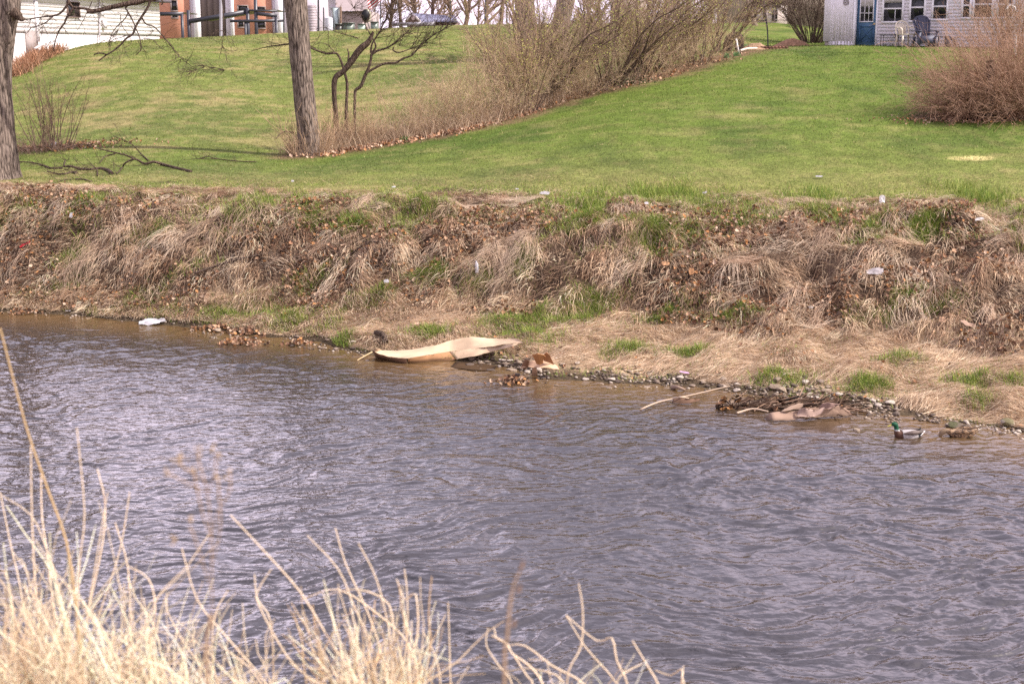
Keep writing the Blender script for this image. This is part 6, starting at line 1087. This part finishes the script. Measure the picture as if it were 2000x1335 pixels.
for sy in (-1, 1):
    A = Acc(); P = catmull([[-.10, sy*.085, .085], [0, sy*.098, .098], [.09, sy*.082, .10], [.17, sy*.045, .098], [.205, sy*.025, .10]], 20); r = np.interp(np.linspace(0, 1, 20), [0, .3, .7, 1], [.012, .034, .024, .004]); V, F = tubes(P[None], r[None], 12); cc = np.tile([.15, .115, .10], (len(V), 1)); cc[V[:, 0] > .12] = [.10, .08, .07]; A.add(V, F, cc); A.build('wing', M['feather'], None, True).parent = root
A = Acc(); A.tube([[.13, 0, .115], [.165, 0, .135], [.15, 0, .155]], [.012, .004], 8, C=(.012, .012, .015)); A.build('tail_curl', M['feather'], None).parent = root
A = Acc(); 
for sy in (-1, 1): A.tube([[.10, sy*.06, .055], [.15, sy*.052, .05], [.20, sy*.03, .075]], [.012, .010, .003], 8, C=(.78, .76, .75))
A.build('tail', M['feather'], None).parent = root
g = a(1878, 852, 0); g = np.array([g[0], g[1], -.018])
path = [(.26, .135, .004, .004), (.22, .115, .03, .015), (.17, .09, .055, .035), (.10, .06, .085, .062), (.02, .045, .098, .080), (-.07, .05, .092, .076), (-.13, .065, .070, .060), (-.175, .088, .047, .044), (-.215, .098, .035, .034), (-.255, .088, .035, .034), (-.285, .060, .034, .033), (-.298, .030, .026, .026), (-.302, .010, .014, .014)]
def hen(s, t, V):
    x, y, z = V.T; f = fbm(x*70+20, z*95+y*60, 2, 41); g_ = fbm(x*32, z*60+y*40, 2, 43); c = np.where((f > .52)[:, None], np.array([[.25, .155, .085]]), np.array([[.05, .032, .022]])); c = np.where((g_ > .62)[:, None], np.array([[.34, .23, .14]]), c)
    hd = x < -.19; c[hd] = np.array([.23, .16, .10])*(.75+.5*f[hd][:, None]); c[(x < -.20) & (t > .75)] = [.13, .09, .06]; return c
V, F, C = duck('duck', '', 0, path, hen); root = place_duck(V, F, C, g, 'mottled brown female duck dipping her bill into the water', -.08)
A = Acc(); A.tube([[-.300, 0, .020], [-.312, 0, -.005], [-.318, 0, -.03]], [.013, .012, .008], 8, C=(.30, .18, .06)); A.build('bill', M['plain'], None).parent = root
for sy in (-1, 1): A = Acc(); A.tube([[-.272, sy*.031, .078], [-.272, sy*.037, .078]], [.0055, .0045], 8, C=(.005, .005, .005)); A.build('eye', M['glass'], None).parent = root
for sy in (-1, 1):
    A = Acc(); P = catmull([[-.11, sy*.078, .10], [0, sy*.096, .105], [.10, sy*.080, .118], [.18, sy*.045, .135], [.235, sy*.02, .155]], 24); r = np.interp(np.linspace(0, 1, 24), [0, .3, .7, 1], [.012, .034, .022, .003]); V, F = tubes(P[None], r[None], 12); A.add(V, F, hen(0, np.zeros(len(V)), V)); A.build('wing', M['feather'], None, True).parent = root
A = Acc(); A.tube([[.18, 0, .10], [.23, -.01, .125], [.275, -.015, .150]], [.022, .014, .004], 8, C=(.62, .55, .46)); A.build('tail', M['feather'], None).parent = root
# ================================================================== FOREGROUND STRAW ON THE NEAR BANK
def fg_stems(A, lines, Y, wmm, C, jit=.0):
    for i, pl in enumerate(lines):
        dep = Y+(i*.37 % 1)*.5; P = [at(p[0], p[1], dep-.10*k/len(pl)) for k, p in enumerate(pl)]
        last = P[-1]; gz = float(hgt(last[0], last[1])); P.append(np.array([last[0]+R_.normal(0, .03), last[1]+.02, min(gz-.02, last[2]-.1)]))
        A.tube(P[::-1], [wmm*.0009, wmm*.0008, wmm*.0005], 6, n=(len(P)-1)*3+1, C=np.array(C)*R_.uniform(.85, 1.1))
FC = (.86, .72, .53)
def fg_mass(A, px0, px1, n, hr, Y0, Y1, lean, C, w=(.0022, .0045), lo=.0):
    Y = R_.uniform(Y0, Y1, n); px = px0+(px1-px0)*R_.random(n); x = (px-1000)/FOC*Y*1.02; z = hgt(x, Y); hh = R_.uniform(*hr, n); K = 7
    P0 = np.stack([x, Y, z-.02], -1); D = np.stack([R_.normal(lean, .42, n), R_.normal(0, .22, n), np.ones(n)], -1); P = curves(P0, D, hh, K, .15, -.03)
    br = R_.random(n) < .35; k = R_.integers(3, 6, n)      # some stems are snapped over
    for j in np.where(br)[0]:
        seg = np.linalg.norm(P[j, 1]-P[j, 0]); dd = norm(np.array([R_.normal(0, 1), R_.normal(0, .5), R_.normal(-.3, .5)]))
        for q in range(k[j], K): P[j, q] = P[j, q-1]+dd*seg*.8
    strands(A, P, R_.uniform(*w, (n, 1))*.64*np.linspace(1.0, .5, K), C, 5, cj=.27)
A = Acc()
fg_mass(A, -60, 300, 250, (.20, .50), 3.6, 4.4, -.12, FC); fg_mass(A, -60, 200, 70, (.4, .72), 3.6, 4.3, -.12, FC); fg_mass(A, 200, 520, 190, (.12, .36), 3.6, 4.2, -.02, FC); fg_mass(A, -100, 110, 240, (.25, .45), 3.5, 4.1, 0, np.array([.78, .62, .43]))
lines = [[(0, 640), (50, 830), (95, 960), (130, 1060), (150, 1200), (160, 1335)], [(150, 835), (165, 1000), (155, 1100), (150, 1250), (148, 1335)], [(190, 915), (205, 980), (200, 1060), (175, 1180), (150, 1300)], [(253, 960), (235, 1070), (200, 1180), (165, 1290)], [(60, 870), (62, 1000), (68, 1130), (80, 1250)], [(0, 965), (60, 1005), (90, 1070), (115, 1150), (130, 1300)], [(225, 1020), (250, 1110), (255, 1230), (250, 1335)], [(250, 1105), (290, 1130), (303, 1190), (290, 1290)],
 [(80, 925), (82, 1010), (95, 1100), (110, 1230)], [(0, 960), (20, 1060), (40, 1150), (60, 1300)], [(210, 960), (190, 1080), (170, 1200), (150, 1320)], [(0, 1120), (40, 1090), (60, 1150), (90, 1260)], [(355, 1070), (385, 1170), (440, 1240), (520, 1335)], [(445, 1152), (420, 1200), (415, 1290)], [(325, 1165), (330, 1200), (370, 1270), (420, 1335)], [(120, 1160), (60, 1200), (30, 1240)]]
fg_stems(A, lines[:1], 3.9, 4.6, (.58, .42, .22)); fg_stems(A, lines[1:], 4.0, 2.9, FC)
tag(A.build('straw_clump', M['blade'], loc=(-1.2, 4.0, 3.5)), 'large blurred clump of pale straw filling the lower left corner', 'dry grass clump')
A = Acc(); fg_mass(A, 640, 820, 130, (.15, .42), 3.7, 4.2, -.06, FC); fg_mass(A, 560, 820, 50, (.2, .40), 3.8, 4.2, .12, np.array([.60, .44, .26]))
lines = [[(450, 1005), (520, 1080), (590, 1160), (650, 1260), (700, 1335)], [(600, 1045), (660, 1110), (690, 1180), (730, 1280)], [(655, 1030), (675, 1100), (720, 1200), (750, 1300)], [(700, 1060), (735, 1130), (760, 1230), (770, 1320)], [(790, 1110), (795, 1160), (795, 1250), (780, 1335)], [(875, 1175), (878, 1260), (880, 1335)], [(530, 1110), (505, 1150), (505, 1180), (560, 1280), (610, 1335)], [(497, 1120), (503, 1170), (530, 1220)], [(590, 1170), (660, 1150), (740, 1200), (800, 1260), (815, 1335)], [(640, 1160), (700, 1150), (760, 1180), (770, 1260)], [(870, 1200), (840, 1260), (800, 1330)], [(775, 1130), (790, 1170), (812, 1160), (815, 1240), (790, 1335)], [(825, 1230), (850, 1280), (860, 1335)]]
fg_stems(A, lines, 4.0, 3.2, FC); tag(A.build('straw_clump', M['blade'], loc=(-.4, 4.0, 3.5)), 'arching blurred straw clump at the bottom, left of the middle', 'dry grass clump')
A = Acc(); fg_mass(A, 1040, 1240, 24, (.10, .22), 3.8, 4.4, -.1, FC)
lines = [[(1130, 1138), (1138, 1190), (1135, 1260), (1110, 1310)], [(1105, 1200), (1165, 1250), (1195, 1245), (1205, 1290), (1225, 1335)], [(1105, 1200), (1145, 1265), (1205, 1335)], [(1235, 1250), (1265, 1300), (1285, 1335)], [(953, 1225), (950, 1260), (975, 1300), (1000, 1335)], [(965, 1225), (970, 1245), (990, 1260), (1030, 1320), (1040, 1335)], [(985, 1260), (1025, 1260), (1080, 1300), (1140, 1335)], [(1335, 1300), (1332, 1320), (1336, 1335)], [(1280, 1308), (1310, 1318), (1334, 1310)], [(1255, 1295), (1225, 1310), (1205, 1330)], [(990, 1310), (1040, 1305), (1100, 1330)], [(960, 1240), (990, 1255), (1000, 1275), (1035, 1300), (1060, 1335)]]
fg_stems(A, lines, 4.0, 3.2, FC); tag(A.build('straw_clump', M['blade'], loc=(.1, 4.0, 3.5)), 'few kinked straw stalks at the bottom, right of the middle', 'dry grass clump')
# two much nearer, very blurred weeds
A = Acc(); Yn = 2.35; WC = (.34, .24, .16)
def near(pl, w0, w1, C=WC): A.tube([at(p[0], p[1], Yn) for p in pl][::-1], [w0, w1], 6, C=C)
b = at(404, 1335, Yn); bz = float(hgt(b[0], b[1])); A.tube([[b[0], b[1], bz-.02], b, at(412, 1200, Yn)], [.004, .0035], 6, C=WC)
for pl in ([(415, 1240), (414, 1150), (412, 1050), (405, 960), (390, 910), (386, 880)], [(412, 1150), (390, 1080), (375, 1035), (368, 1030)], [(412, 1060), (425, 1000), (448, 960), (450, 925)], [(406, 965), (420, 920), (422, 888)], [(400, 940), (370, 920), (345, 902)], [(405, 960), (360, 940), (325, 922)], [(412, 1050), (395, 1000), (378, 920)], [(414, 1100), (430, 1030), (426, 935)]): near(pl, .0015, .0007)
for px, row in ((386, 878), (422, 886), (345, 902), (326, 922), (376, 918), (422, 930), (448, 922), (356, 898), (342, 1058), (374, 1010)):
    c = at(px, row, Yn)
    for _ in range(5): d = R_.normal(0, .004, 3); A.tube([c+d, c+d+R_.normal(0, .003, 3)+[0, 0, .004]], [.0022, .0012], 6, C=(.40, .30, .20))
tag(A.build('dried_weed', M['twig'], loc=(b[0], b[1], bz)), 'faint blurred weed with round seed heads before the river, left of the middle', 'weed')
A = Acc(); Yn = 2.3; b = at(985, 1335, Yn); bz = float(hgt(b[0], b[1])); A.tube([[b[0], b[1], bz-.02], b, at(990, 1250, Yn), at(996, 1180, Yn), at(1004, 1140, Yn), at(1018, 1108, Yn)], [.0035, .0028, .0012], 6, C=WC)
for px, row in ((1018, 1108), (1012, 1155), (1002, 1222)): c = at(px, row, Yn); A.tube([c, c+[.004, 0, .012]], [.004, .002], 6, C=(.2, .13, .09))
tag(A.build('dried_weed', M['twig'], loc=(b[0], b[1], bz)), 'single very blurred brown stem at the bottom middle', 'weed')
